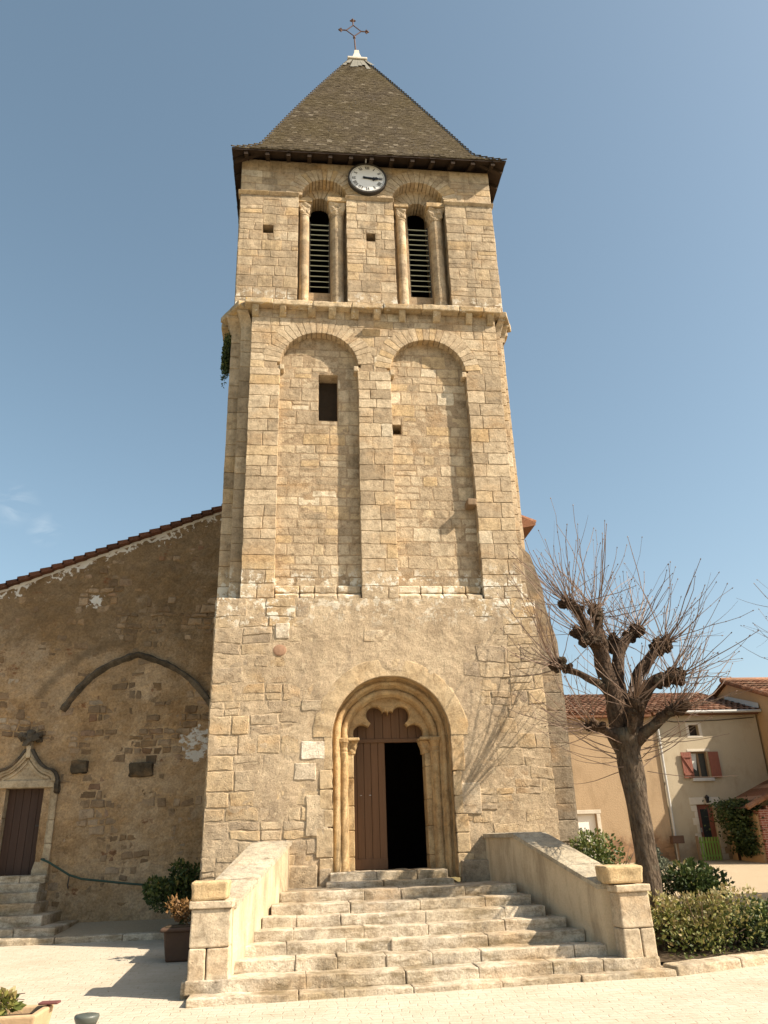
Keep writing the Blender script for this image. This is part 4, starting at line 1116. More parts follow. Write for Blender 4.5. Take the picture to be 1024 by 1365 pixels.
for i in range(n_):
    xa = -14.2 + (12.75) * i / n_; xb = -14.2 + 12.75 * (i + 1.15) / n_
    za_, zb_ = rl(xa), rl(xb)
    vs_ = [Vector((xa, NY - .16, za_ + .02)), Vector((xb, NY - .16, zb_ - .02)), Vector((xb, NY - .16, zb_ + .07)), Vector((xa, NY - .16, za_ + .13))]
    vs_ += [Vector((p.x, NY + 14, p.z)) for p in vs_]
    mb.add(vs_, [(0, 1, 2, 3), (3, 2, 6, 7), (1, 0, 4, 5), (0, 3, 7, 4)], random.random())
mb.build('nave_roof', M['navetile'], church)
# eave of the nave on the far side of the tower
mb = MB()
box(mb, 4.6, 5.25, 17.2, 30, 1.0, 8.55)
mb.build('nave_side_wall', M['base'], church)
mb = MB()
for i in range(40):
    y = 16.9 + i * .3
    quad(mb, [(4.4, y, 9.2), (4.4, y + .3, 9.2), (5.62, y + .3, 8.72), (5.62, y, 8.72)], random.random())
    pts = [Vector((4.5, y + .15, 9.22)), Vector((5.66, y + .15, 8.75))]
    tube(mb, pts, [.075, .085], 8, random.random())
quad(mb, [(5.62, 16.9, 8.66), (5.62, 29, 8.66), (5.0, 29, 8.66), (5.0, 16.9, 8.66)], .2)
quad(mb, [(4.9, 16.9, 8.5), (5.62, 16.9, 8.64), (5.62, 16.9, 8.72), (4.4, 16.9, 9.2)], .3)
mb.build('nave_side_roof', M['redtile'], church)
# nave body behind, so that the tower never floats from the side
mb = MB()
quad(mb, [(-14, NY + 14, 0), (5.2, NY + 14, 0), (5.2, NY + 14, 8.5), (-1.6, NY + 14, 9.8), (-14, NY + 14, 4.6)])
mb.build('nave_end_wall', M['base'], church)

# ---- side door with ogee hood
mb = MB()
n_ = 6
boards(mb, DX0, DX1, NY + .22, DZ0, DZ1 + .05, 5)
sdoor = mb.build('side_door', M['door2'], church)
mb = MB(); box(mb, DX1 - .14, DX1 - .05, NY + .19, NY + .22, 2.33, 2.36); mb.build('door_handle', M['iron'], sdoor)
mb = MB()
def jamb(x0, x1):
    z = DZ0 - .02
    while z < DZ1 - .02:
        h = random.uniform(.4, .7)
        if DZ1 - z - h < .25: h = DZ1 - z
        s_ = 1 if x0 > -5.8 else -1
        def xf(p, s_=s_, x0=x0, x1=x1):      # splayed reveal towards the door, lower part stands out
            inner = (p.x < (x0 + x1) / 2) if s_ > 0 else (p.x > (x0 + x1) / 2)
            low = max(0.0, 1 - max(0.0, (p.z - DZ0 - .1)) / .18)
            return Vector((p.x - s_ * (0.03 * low if inner else 0), p.y + (.10 * (1 - low) if inner and p.y < NY else 0), p.z))
        rbox(mb, (x0, NY - .07, z), (x1, NY + .3, z + h - .005), .02, .08, .005, random.random(), xf); z += h
jamb(DX1, DX1 + .31); jamb(DX0 - .31, DX0)
rbox(mb, (DX0 - .31, NY - .06, DZ1), (DX1 + .31, NY + .3, DZ1 + .16), .02, .1, .005, .7)
cxd = (DX0 + DX1) / 2
def ogee(k, o=0.0):              # k 0 (shoulder) .. 1 (apex); o widens the curve outwards
    if k < .42:
        a = k / .42 * math.pi * .40; x = .40 + .20 * math.cos(a) ; z = .20 * math.sin(a)
        nx, nz_ = math.cos(a), math.sin(a)
    else:
        q_ = (k - .42) / .58; x0_ = .40 + .20 * math.cos(math.pi * .40); z0_ = .20 * math.sin(math.pi * .40)
        x = x0_ * (1 - q_); z = z0_ + .40 * q_ ** 1.9 + .05 * q_; nx, nz_ = .45 + .4 * q_, .89 - .4 * q_
    return max(0.0, x + o * nx), z + o * nz_
def band(o_in, o_out, w0, w1, rn, mi=0):
    K = 22
    for s_ in (-1, 1):
        rows = []
        for i in range(K + 1):
            a = ogee(i / K, o_in); b = ogee(i / K, o_out)
            rows.append([fnv.p(cxd + s_ * a[0], DZ1 + .12 + a[1], w0), fnv.p(cxd + s_ * a[0], DZ1 + .12 + a[1], w1), fnv.p(cxd + s_ * b[0], DZ1 + .12 + b[1], w1 * .8), fnv.p(cxd + s_ * b[0], DZ1 + .12 + b[1], w0)])
        for i in range(K): mb.add(rows[i] + rows[i + 1], [(j, j + 1, j + 5, j + 4) for j in range(3)], rn, mi)
K = 16
for s_ in (-1, 1):               # tympanum field
    for i in range(K):
        a, b = ogee(i / K), ogee((i + 1) / K)
        quad(mb, [fnv.p(cxd, DZ1 + .1 + a[1], .02), fnv.p(cxd + s_ * a[0], DZ1 + .1 + a[1], .02), fnv.p(cxd + s_ * b[0], DZ1 + .1 + b[1], .02), fnv.p(cxd, DZ1 + .1 + b[1], .02)], .4)
band(-.13, -.08, 0, .06, .5); band(-.05, .0, 0, .10, .6); band(.0, .05, 0, .13, .8); band(.05, .105, 0, .16, .2, 1)
for s_ in (-1, 1):               # drop ends of the hood
    rbox(mb, (min(cxd + s_ * .63, cxd + s_ * .73), NY - .15, DZ1 - .14), (max(cxd + s_ * .63, cxd + s_ * .73), NY + .05, DZ1 + .16), .05, .06, .03, .3, mi=1, nscale=9)
rbox(mb, (cxd - .05, NY - .14, DZ1 + .62), (cxd + .05, NY + .05, DZ1 + .98), .02, .06, .012, .5, mi=0)
for dx_, dz_, rr in ((0, 1.04, .13), (-.14, 1.06, .09), (.14, 1.05, .1), (0, 1.14, .07), (-.05, .93, .08)):
    rbox(mb, (cxd + dx_ - rr, NY - .2, DZ1 + dz_ - .07), (cxd + dx_ + rr, NY + .05, DZ1 + dz_ + .07), .05, .03, .07, .3, mi=1, nscale=11)
mb.build('side_door_surround', [M['surround'], M['hood']], church)

# ================================================================== STAIRCASE TO THE PORTAL
stair = thing('staircase', 'broad worn stone staircase with sloping parapets leading up to the church portal', 'staircase', (1.7, 11.2, 0))
ST = [(-1.25, 4.98, 11.00, 11.33, .11), (-1.32, 4.80, 11.36, 11.50, .25), (-.80, 4.28, 11.83, 11.86, .39), (-.66, 4.14, 12.24, 12.30, .53),
      (-.55, 3.98, 12.56, 12.60, .67), (-.45, 3.80, 12.86, 12.98, .81), (-.33, 3.66, 13.18, 13.24, .95), (-.22, 3.58, 13.72, 13.75, 1.09)]
for i, (xa, xb, ya, yb, z) in enumerate(ST):
    mb = MB()
    zl = 0.0 if i == 0 else ST[i - 1][4]
    dep = (ST[i + 1][2] - ya + .35) if i + 1 < len(ST) else 1.75
    u = xa
    yat = lambda x: ya + (yb - ya) * (x - xa) / (xb - xa)
    while u < xb - .02:
        l = random.uniform(.5, 1.5)
        if xb - u - l < .4: l = xb - u
        dy = random.uniform(-.012, .012); dzz = random.uniform(-.004, .004)
        y0 = yat(u + l / 2) + dy
        sl_ = (yb - ya) / (xb - xa)
        rbox(mb, (u, y0, zl - .02), (u + l - random.uniform(.001, .007), y0 + dep, z + dzz), .016, .07, .016, random.random(), lambda p, u=u, l=l, sl_=sl_: Vector((p.x, p.y + (p.x - u - l / 2) * sl_, p.z - .012 * math.exp(-((p.x - 1.7) / 1.2) ** 2))), nscale=3.2)
        u += l
    core = (xa + .02, xb - .02)
    box(mb, core[0], core[1], max(ya, yb) + .04, max(ya, yb) + dep - .05, -.05, z - .03, .1)
    mb.build('step', M['step'], stair)
mb = MB()
for (xa, xb, y, z0, z1) in ((.55, 2.75, 14.70, 1.09, 1.17), (.62, 2.70, 15.0, 1.17, 1.31)):
    u = xa
    while u < xb - .02:
        l = random.uniform(.6, 1.1)
        if xb - u - l < .4: l = xb - u
        rbox(mb, (u, y, z0 - .03), (u + l - .008, y + 1.2, z1), .025, .08, .02, random.random(), nscale=3.0); u += l
mb.build('threshold', M['step'], stair)
# long kerb running on to the right of the stair
mb = MB(); u = 5.06
p0, p1 = Vector((4.99, 11.31)), Vector((14.0, 14.0)); L = (p1 - p0).length; d = (p1 - p0) / L; t = 0
while t < L:
    l = random.uniform(.8, 1.3)
    def xf(p, t=t):
        x, y = p0.x + d.x * p.x - d.y * p.y, p0.y + d.y * p.x + d.x * p.y
        return Vector((x, y, p.z + gz(y)))
    rbox(mb, (t, 0, -.1), (t + l - .01, .3, .115), .03, .12, .012, random.random(), xf); t += l
tag(mb.build('kerb', M['step']), kind='structure')

# sloping parapets
def parapet(secs, side):
    """secs: (y, inner x, outer x, top z)"""
    mb = MB(); vs_ = []
    dn = []
    K = 6
    for a, b in zip(secs[:-1], secs[1:]):
        for k in range(K): dn.append(tuple(a[i] + (b[i] - a[i]) * k / K for i in range(4)))
    dn.append(secs[-1])
    m = 6
    for (y, xi, xo, z) in dn:
        for j in range(m + 1): vs_.append(Vector((xi + .012 * nz2(y, j, 1.2), y, -.05 + (z + .05) * j / m)))
        for j in range(m + 1): vs_.append(Vector((xo, y, z - (z + .05) * j / m)))
    w_ = 2 * m + 2
    fs = [(i * w_ + j, i * w_ + j + 1, (i + 1) * w_ + j + 1, (i + 1) * w_ + j) for i in range(len(dn) - 1) for j in range(w_ - 1)]
    fs += [tuple(range(w_)), tuple(range((len(dn)) * w_ - 1, (len(dn) - 1) * w_ - 1, -1))]
    mb.add(vs_, fs)
    par = mb.build('parapet', M['cheek'], stair)
    mb = MB()
    s_ = 1 if secs[0][2] > secs[0][1] else -1
    # coping slabs
    for a, b in zip(secs[:-1], secs[1:]):
        L = math.hypot(b[0] - a[0], b[3] - a[3]); n_ = max(1, int(round(L / .8)))
        for k in range(n_):
            A = [a[i] + (b[i] - a[i]) * k / n_ for i in range(4)]; B = [a[i] + (b[i] - a[i]) * (k + 1) / n_ for i in range(4)]
            def xf(p, A=A, B=B):
                t = p.y; c_ = [A[i] + (B[i] - A[i]) * t for i in range(4)]
                x = c_[1] - s_ * .04 + (c_[2] - c_[1] + s_ * .08) * p.x
                return Vector((x, c_[0], c_[3] + p.z - .002))
            rb = MB(); 
            g_ = random.random()
            # unit box mapped on to the slab
            vs2 = []; fs2 = []; nx, ny = 6, 8
            for iy in range(ny + 1):
                for ix in range(nx + 1):
                    px_, py_ = ix / nx, .006 + .988 * iy / ny
                    vs2.append(xf(Vector((px_, py_, .075 + .006 * nz2(px_ * 3 + k, py_ * 3, 1.5) - .012 * (1 if ix in (0, nx) else 0)))))
            for iy in range(ny):
                for ix in range(nx): fs2.append((iy * (nx + 1) + ix, iy * (nx + 1) + ix + 1, (iy + 1) * (nx + 1) + ix + 1, (iy + 1) * (nx + 1) + ix))
            mb.add(vs2, fs2, g_)
            for ix in (0, 1):
                rows = [[xf(Vector((ix, .006 + .988 * iy / ny, zz))) for zz in (0, .063)] for iy in range(ny + 1)]
                for iy in range(ny): mb.add(rows[iy] + rows[iy + 1], [(0, 1, 3, 2)], g_)
            for yy in (.006, .994): mb.add([xf(Vector((0, yy, 0))), xf(Vector((1, yy, 0))), xf(Vector((1, yy, .07))), xf(Vector((0, yy, .07)))], [(0, 1, 2, 3)], g_)
    mb.build('coping', M['coping'], par)
parapet([(11.85, 4.28, 4.76, 1.06), (14.0, 3.68, 4.18, 1.78), (YB - .02, 3.44, 4.18, 1.80)], 1)
parapet([(11.75, -.78, -1.30, 1.02), (14.15, -.10, -.66, 1.76), (YB - .02, -.08, -.68, 1.78)], -1)
# end piers
def pier(x0, x1, y0, y1, zb, zt, split_x):
    mb = MB()
    cxp, cyp = (x0 + x1) / 2, (y0 + y1) / 2
    def bat(p):
        f = 1 + .05 * (zt - p.z); return Vector((cxp + (p.x - cxp) * f, cyp + (p.y - cyp) * f, p.z))
    zm = zb + (zt - zb) * .43
    rbox(mb, (x0, y0, zb), (split_x - .006, y1, zm - .005), .02, .1, .008, .3, bat); rbox(mb, (split_x + .006, y0 + .004, zb), (x1, y1, zm - .005), .02, .1, .008, .6, bat)
    rbox(mb, (x0, y0, zm), (x1, y1, zt - .09), .02, .1, .008, .5, bat)
    rbox(mb, (x0 - .03, y0 - .03, zt - .09), (x1 + .03, y1 + .03, zt), .015, .1, .006, .8)
    mb.build('end_pier', M['pier'], stair)
pier(-1.29, -.80, 11.42, 12.0, .2, 1.13, -1.08)
pier(4.40, 4.83, 11.52, 12.1, .2, 1.12, 4.64)
mb = MB(); rbox(mb, (4.1, 11.6, -.02), (4.90, 12.6, .245), .03, .12, .01, .6); rbox(mb, (-1.37, 11.45, -.02), (-.5, 12.6, .245), .03, .12, .01, .4)
mb.build('pier_footing', M['step'], stair)
for x0, x1, y0, lab in ((-1.33, -.82, 11.40, 'squat yellow stone block resting on the left stair pier'), (4.27, 4.83, 11.56, 'squat yellow stone block resting on the right stair pier beside the tree')):
    mb = MB()
    def lip(p, x0=x0, x1=x1): 
        k = max(0, (p.z - 1.24) / .14); return Vector((p.x + (p.x - (x0 + x1) / 2) * .10 * k, p.y - .02 * k, p.z))
    rbox(mb, (x0 + .03, y0, 1.131), (x1 - .03, y0 + .5, 1.36), .035, .05, .016, .5, lip, nscale=4)
    tag(mb.build('stone_block', M['yellow']), lab, 'stone block', 'yellow stone blocks on the stair piers')

# ================================================================== SIDE STEPS, PAVEMENT
sst = thing('side_steps', 'short flight of worn stone steps up to the old side door', 'steps', (-5.8, 18.2, .35))
for k, (xr, yf, z) in enumerate(((-4.35, 16.9, .52), (-4.72, 17.3, .70), (-5.0, 17.68, .90), (-5.06, 18.0, 1.08), (-5.12, 18.3, 1.24), (-5.06, 18.42, 1.38))):
    mb = MB(); u = -8.2; zl = (.3, .52, .70, .90, 1.08, 1.24)[k]
    while u < xr - .02:
        l = random.uniform(.5, 1.0)
        if xr - u - l < .35: l = xr - u
        rbox(mb, (u, yf, zl - .02), (u + l - .008, NY + .02 if k < 5 else NY + .3, z), .025, .12, .014, random.random(), nscale=3); u += l
    mb.build('step', M['step'], sst)
mb = MB()
fr2 = Fr((0, 0, 0), (1, 0, 0), (0, 1, 0), (0, 0, 1))
sheet(mb, fr2, -20, -1.5, 16.75, 18.75, .4, lambda a, b: gz(b) + .09)
tag(mb.build('side_pavement', M['pavement']), kind='structure')
mb = MB(); u = -12.0
while u < -1.62:
    l = min(random.uniform(.8, 1.2), -1.6 - u)
    rbox(mb, (u, 16.5, .1), (u + l - .01, 16.78, gz(16.75) + .10), .025, .12, .01, random.random()); u += l
tag(mb.build('side_kerb', M['step']), kind='structure')
# handrail
hr = thing('handrail', 'thin dark green iron handrail fixed low on the shaded nave wall', 'handrail', (-4.0, 18.45, 1.1))
mb = MB(); tube(mb, [(-5.2, 18.45, 1.68), (-5.05, 18.45, 1.62), (-4.6, 18.45, 1.36), (-4.35, 18.45, 1.28), (-3.4, 18.45, 1.16), (-2.35, 18.45, 1.05)], .022, 8); mb.build('rail', M['hose'], hr, True)
for x, z in ((-4.6, 1.36), (-2.6, 1.07)):
    mb = MB(); tube(mb, [(x, 18.45, z), (x - .02, 18.48, z - .2), (x - .06, 18.72, z - .26)], .014, 6); mb.build('bracket', M['iron'], hr)
mb = MB(); tube(mb, [(-5.2, 18.45, 1.68), (-5.2, 18.66, 1.68)], .02, 6); mb.build('bracket', M['iron'], hr)

# ================================================================== CLOCK
ck = (1.66, YU - .02, 17.69)
clock = thing('tower_clock', 'round white clock with black Roman numerals under the tower eaves', 'clock', ck)
fc = Fr((ck[0], YU - .10, ck[2]), (1, 0, 0), (0, 0, 1), (0, -1, 0))
def disc(mb, fr, r0, r1, w0, w1, n=48, mi=0):
    vs_ = [fr.p(r * math.cos(2 * math.pi * i / n), r * math.sin(2 * math.pi * i / n), w_) for r, w_ in ((r0, w0), (r1, w1)) for i in range(n)]
    mb.add(vs_, [(i, (i + 1) % n, n + (i + 1) % n, n + i) for i in range(n)], .5, mi)
mb = MB()
n = 48; mb.add([fc.p(.468 * math.cos(2 * math.pi * i / n), .468 * math.sin(2 * math.pi * i / n), 0) for i in range(n)], [tuple(range(n))])
mb.build('dial', M['clockface'], clock)
mb = MB(); disc(mb, fc, .46, .464, 0, .03); disc(mb, fc, .464, .503, .03, .026); disc(mb, fc, .503, .503, .026, -.13)
mb.build('rim', M['louvreframe'], clock)
NUM = ['XII', 'I', 'II', 'III', 'IIII', 'V', 'VI', 'VII', 'VIII', 'IX', 'X', 'XI']
WD = {'I': .032, 'V': .06, 'X': .06}
for k, s_ in enumerate(NUM):
    mb = MB(); a = math.pi / 2 - 2 * math.pi * k / 12
    er, et = Vector((math.cos(a), math.sin(a))), Vector((math.sin(a), -math.cos(a)))
    tw = sum(WD[c] for c in s_); x = -tw / 2
    def bar(xa, ra, xb, rb_, wd):
        A = er * ra + et * xa; B = er * rb_ + et * xb
        n_ = Vector((-(B - A).y, (B - A).x)).normalized() * wd / 2
        mb.add([fc.p(q_.x, q_.y, .004) for q_ in (A - n_, B - n_, B + n_, A + n_)], [(0, 1, 2, 3)])
    r0_, r1_ = .305, .40
    for c in s_:
        w_ = WD[c]; m_ = x + w_ / 2
        if c == 'I': bar(m_, r0_, m_, r1_, .018)
        elif c == 'V': bar(m_, r0_, m_ - .022, r1_, .018); bar(m_, r0_, m_ + .022, r1_, .009)
        else: bar(m_ + .022, r0_, m_ - .022, r1_, .018); bar(m_ - .022, r0_, m_ + .022, r1_, .009)
        x += w_
    mb.build('numeral', M['black'], clock)
mb = MB(); disc(mb, fc, .425, .433, .003, .003); mb.build('minute_ring', M['black'], clock)
def hand(name, ang, L, tail, wd, w_):
    mb = MB(); d = Vector((math.cos(ang), math.sin(ang))); n_ = Vector((-d.y, d.x))
    pr = [(-tail, wd * .7), (0, wd * .5), (L * .45, wd * .5), (L * .6, wd * 1.3), (L * .75, wd * .4), (L, wd * .1)]
    vs_ = [fc.p(*(d * a + n_ * b), w_) for a, b in pr] + [fc.p(*(d * a - n_ * b), w_) for a, b in pr[::-1]]
    k = len(vs_); vs2 = [v + Vector((0, .008, 0)) for v in vs_]
    mb.add(vs_ + vs2, [tuple(range(k))] + [(i, (i + 1) % k, k + (i + 1) % k, k + i) for i in range(k)])
    mb.build(name, M['black'], clock)
hand('hour_hand', R(-9), .27, .10, .055, .02); hand('minute_hand', R(-5), .38, .12, .04, .032)
mb = MB(); tube(mb, [(ck[0] - .03, YU - .06, ck[2] + .51), (ck[0] - .03, YU - .2, ck[2] + .58), (ck[0] - .03, YU - .2, ck[2] + .66)], .02, 6); mb.build('bracket', M['zinc'], clock)

# ================================================================== FOLIAGE
def leaves(mb, n, fn, size=.05, up=.4, lean=None):
    """n folded leaves placed by fn() -> (point, outward normal, shade 0..1)"""
    for _ in range(n):
        p, nrm, sh = fn()
        d = (nrm * .7 + Vector((random.gauss(0, .6), random.gauss(0, .6), random.gauss(up, .5)))).normalized()
        s_ = d.orthogonal(); s_.rotate(Matrix.Rotation(random.uniform(0, 6.28), 3, d)); s_ = s_.normalized()
        L = size * random.uniform(.6, 1.4); W = L * random.uniform(.5, .75)
        nn = d.cross(s_)
        mb.add([p, p + d * L * .5 + s_ * W * .5 + nn * W * .15, p + d * L, p + d * L * .5 - s_ * W * .5 + nn * W * .15], [(0, 1, 2, 3)], sh)
def shrub(name, label, cat, c, rad, n, mat, size=.05, group=None, lumps=9, tipbias=None, stems=True, root=None, hang=False):
    base = (c[0], c[1], c[2] - rad[2]) if not hang else c
    o = thing(name, label, cat, base, group)
    L = [(Vector((random.gauss(0, .45), random.gauss(0, .45), random.uniform(-.5, .55))), random.uniform(.4, .62)) for _ in range(lumps)]
    L.append((Vector((0, 0, 0)), .72))
    def fn():
        q_, r_ = random.choice(L)
        d = Vector((random.gauss(0, 1), random.gauss(0, 1), random.gauss(.15, 1))).normalized()
        k = random.random() ** .35
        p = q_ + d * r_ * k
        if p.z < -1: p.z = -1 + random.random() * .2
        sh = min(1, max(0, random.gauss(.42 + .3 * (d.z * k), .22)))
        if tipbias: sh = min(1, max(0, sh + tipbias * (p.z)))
        return Vector((c[0] + p.x * rad[0], c[1] + p.y * rad[1], c[2] + p.z * rad[2])), d, sh
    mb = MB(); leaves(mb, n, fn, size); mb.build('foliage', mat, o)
    if stems:
        mb = MB()
        for _ in range(16):
            a = random.uniform(0, 6.28); r_ = random.uniform(.3, .95)
            b = Vector((c[0] + random.uniform(-.2, .2) * rad[0], c[1] + random.uniform(-.2, .2) * rad[1], c[2] - rad[2]))
            e = Vector((c[0] + math.cos(a) * r_ * rad[0], c[1] + math.sin(a) * r_ * rad[1], c[2] + random.uniform(-.2, .8) * rad[2]))
            tube(mb, [b, b.lerp(e, .5) + Vector((0, 0, .1)), e], [.012, .009, .004], 4)
        mb.build('stem', M['twig'], o)
    return o
shrub('hedge_shrub', 'low rounded shrub with bronze and green leaves beside the right stair pier', 'shrub', (6.05, 12.75, .50), (.95, .66, .53), 6200, M['leaf_mix'], .062, tipbias=.3, lumps=18)
shrub('hedge_shrub', 'dark green spreading shrub half hidden behind the bronze leaved shrub', 'shrub', (7.0, 13.0, .40), (.75, .55, .38), 3000, M['leaf_dark'], .065)
shrub('garden_bush', 'leafy mid green bush growing behind the right stair parapet', 'bush', (5.75, 15.6, 1.08), (.85, .6, .70), 4800, M['leaf_mid'], .075)
shrub('garden_bush', 'dark green bush with pointed leaves right of the tree trunk', 'bush', (7.15, 15.4, .72), (.62, .55, .55), 3800, M['leaf_dark'], .085)
shrub('lavender_bush', 'pale grey green tuft bush right behind the tree trunk', 'bush', (6.82, 15.9, 1.25), (.3, .35, .42), 2600, M['leaf_grey'], .05)
shrub('lavender_bush', 'pale grey green tuft topping the bush behind the stair parapet', 'bush', (5.25, 16.3, 1.55), (.55, .35, .35), 2600, M['leaf_grey'], .05)
shrub('wall_bush', 'dark evergreen bush in the shaded corner between nave wall and tower', 'bush', (-2.05, 16.3, 1.08), (.42, .45, .52), 3800, M['leaf_dark'], .075)
shrub('dry_grass_tuft', 'orange brown tuft of dry grass growing in the brown tub', 'grass', (-1.80, 14.4, .82), (.17, .16, .22), 260, M['leaf_dry'], .07, stems=False)
shrub('wall_plant', 'dark plant tuft hanging from the left corner of the tower below the cornice', 'plant', (-1.73, 15.95, 12.4), (.10, .25, .85), 2600, M['leaf_dark'], .055, hang=True, stems=False)
# brown tub with its grass
tub = thing('plant_tub', 'square brown plant tub on the paving beside the left stair pier', 'tub', (-1.8, 14.2, .17))
mb = MB()
def tubt(p): f = .86 + .28 * (p.z - .17) / .55; return Vector((-1.76 + (p.x + 1.76) * f, 14.3 + (p.y - 14.3) * f, p.z))
rbox(mb, (-1.98, 14.05, .17), (-1.54, 14.5, .60), .03, .15, .004, .5, tubt); rbox(mb, (-2.04, 13.99, .585), (-1.48, 14.56, .64), .02, .15, .003, .6)
mb.build('tub_body', M['brownpot'], tub)
mb = MB(); box(mb, -1.98, -1.54, 14.05, 14.5, .62, .655); mb.build('soil', M['soil'], tub)
# planter bottom left
pl = thing('planter', 'pale clay trough planter standing on the paving at the front left', 'planter', (-2.55, 8.7, 0))
mb = MB()
def plt(p): f = .82 + .2 * p.z / .42; return Vector((-2.62 + (p.x + 2.62) * f, 8.75 + (p.y - 8.75) * f, p.z))
for (x0, x1, y0, y1) in ((-2.98, -2.26, 8.45, 8.52), (-2.98, -2.26, 8.98, 9.05), (-2.98, -2.91, 8.52, 8.98), (-2.33, -2.26, 8.52, 8.98)):
    rbox(mb, (x0, y0, 0), (x1, y1, .42), .02, .1, .005, .5, plt)
mb.build('trough', M['terracotta'], pl)
mb = MB(); rbox(mb, (-2.36, 8.86, .435), (-2.18, 8.98, .455), .01, .1, .002); mb.build('rim_tray', M['redrim'], pl)
mb = MB(); box(mb, -2.88, -2.36, 8.53, 8.97, .2, .36); mb.build('soil', M['soil'], pl)
shrub('potted_plant', 'small yellow green leafy plant growing in the clay trough', 'plant', (-2.68, 8.72, .47), (.27, .2, .13), 420, M['leaf_mix'], .075, lumps=6)
# bollard
bo = thing('bollard', 'grey green metal bollard with a rounded mushroom cap at the front edge', 'bollard', (-1.18, 5.4, 0))
mb = MB(); lathe(mb, (-1.16, 5.4, 0), [(.075, 0), (.075, .07), (.05, .10), (.044, .5), (.044, .72), (.047, .78), (.056, .83)], 28); mb.build('post', M['bollard'], bo, True)
mb = MB(); lathe(mb, (-1.16, 5.4, .825), [(.055, 0), (.063, .018), (.068, .03), (.069, .038), (.066, .046), (.05, .05), (.02, .052), (.001, .0525)], 28); mb.build('cap', M['bollard'], bo, True)

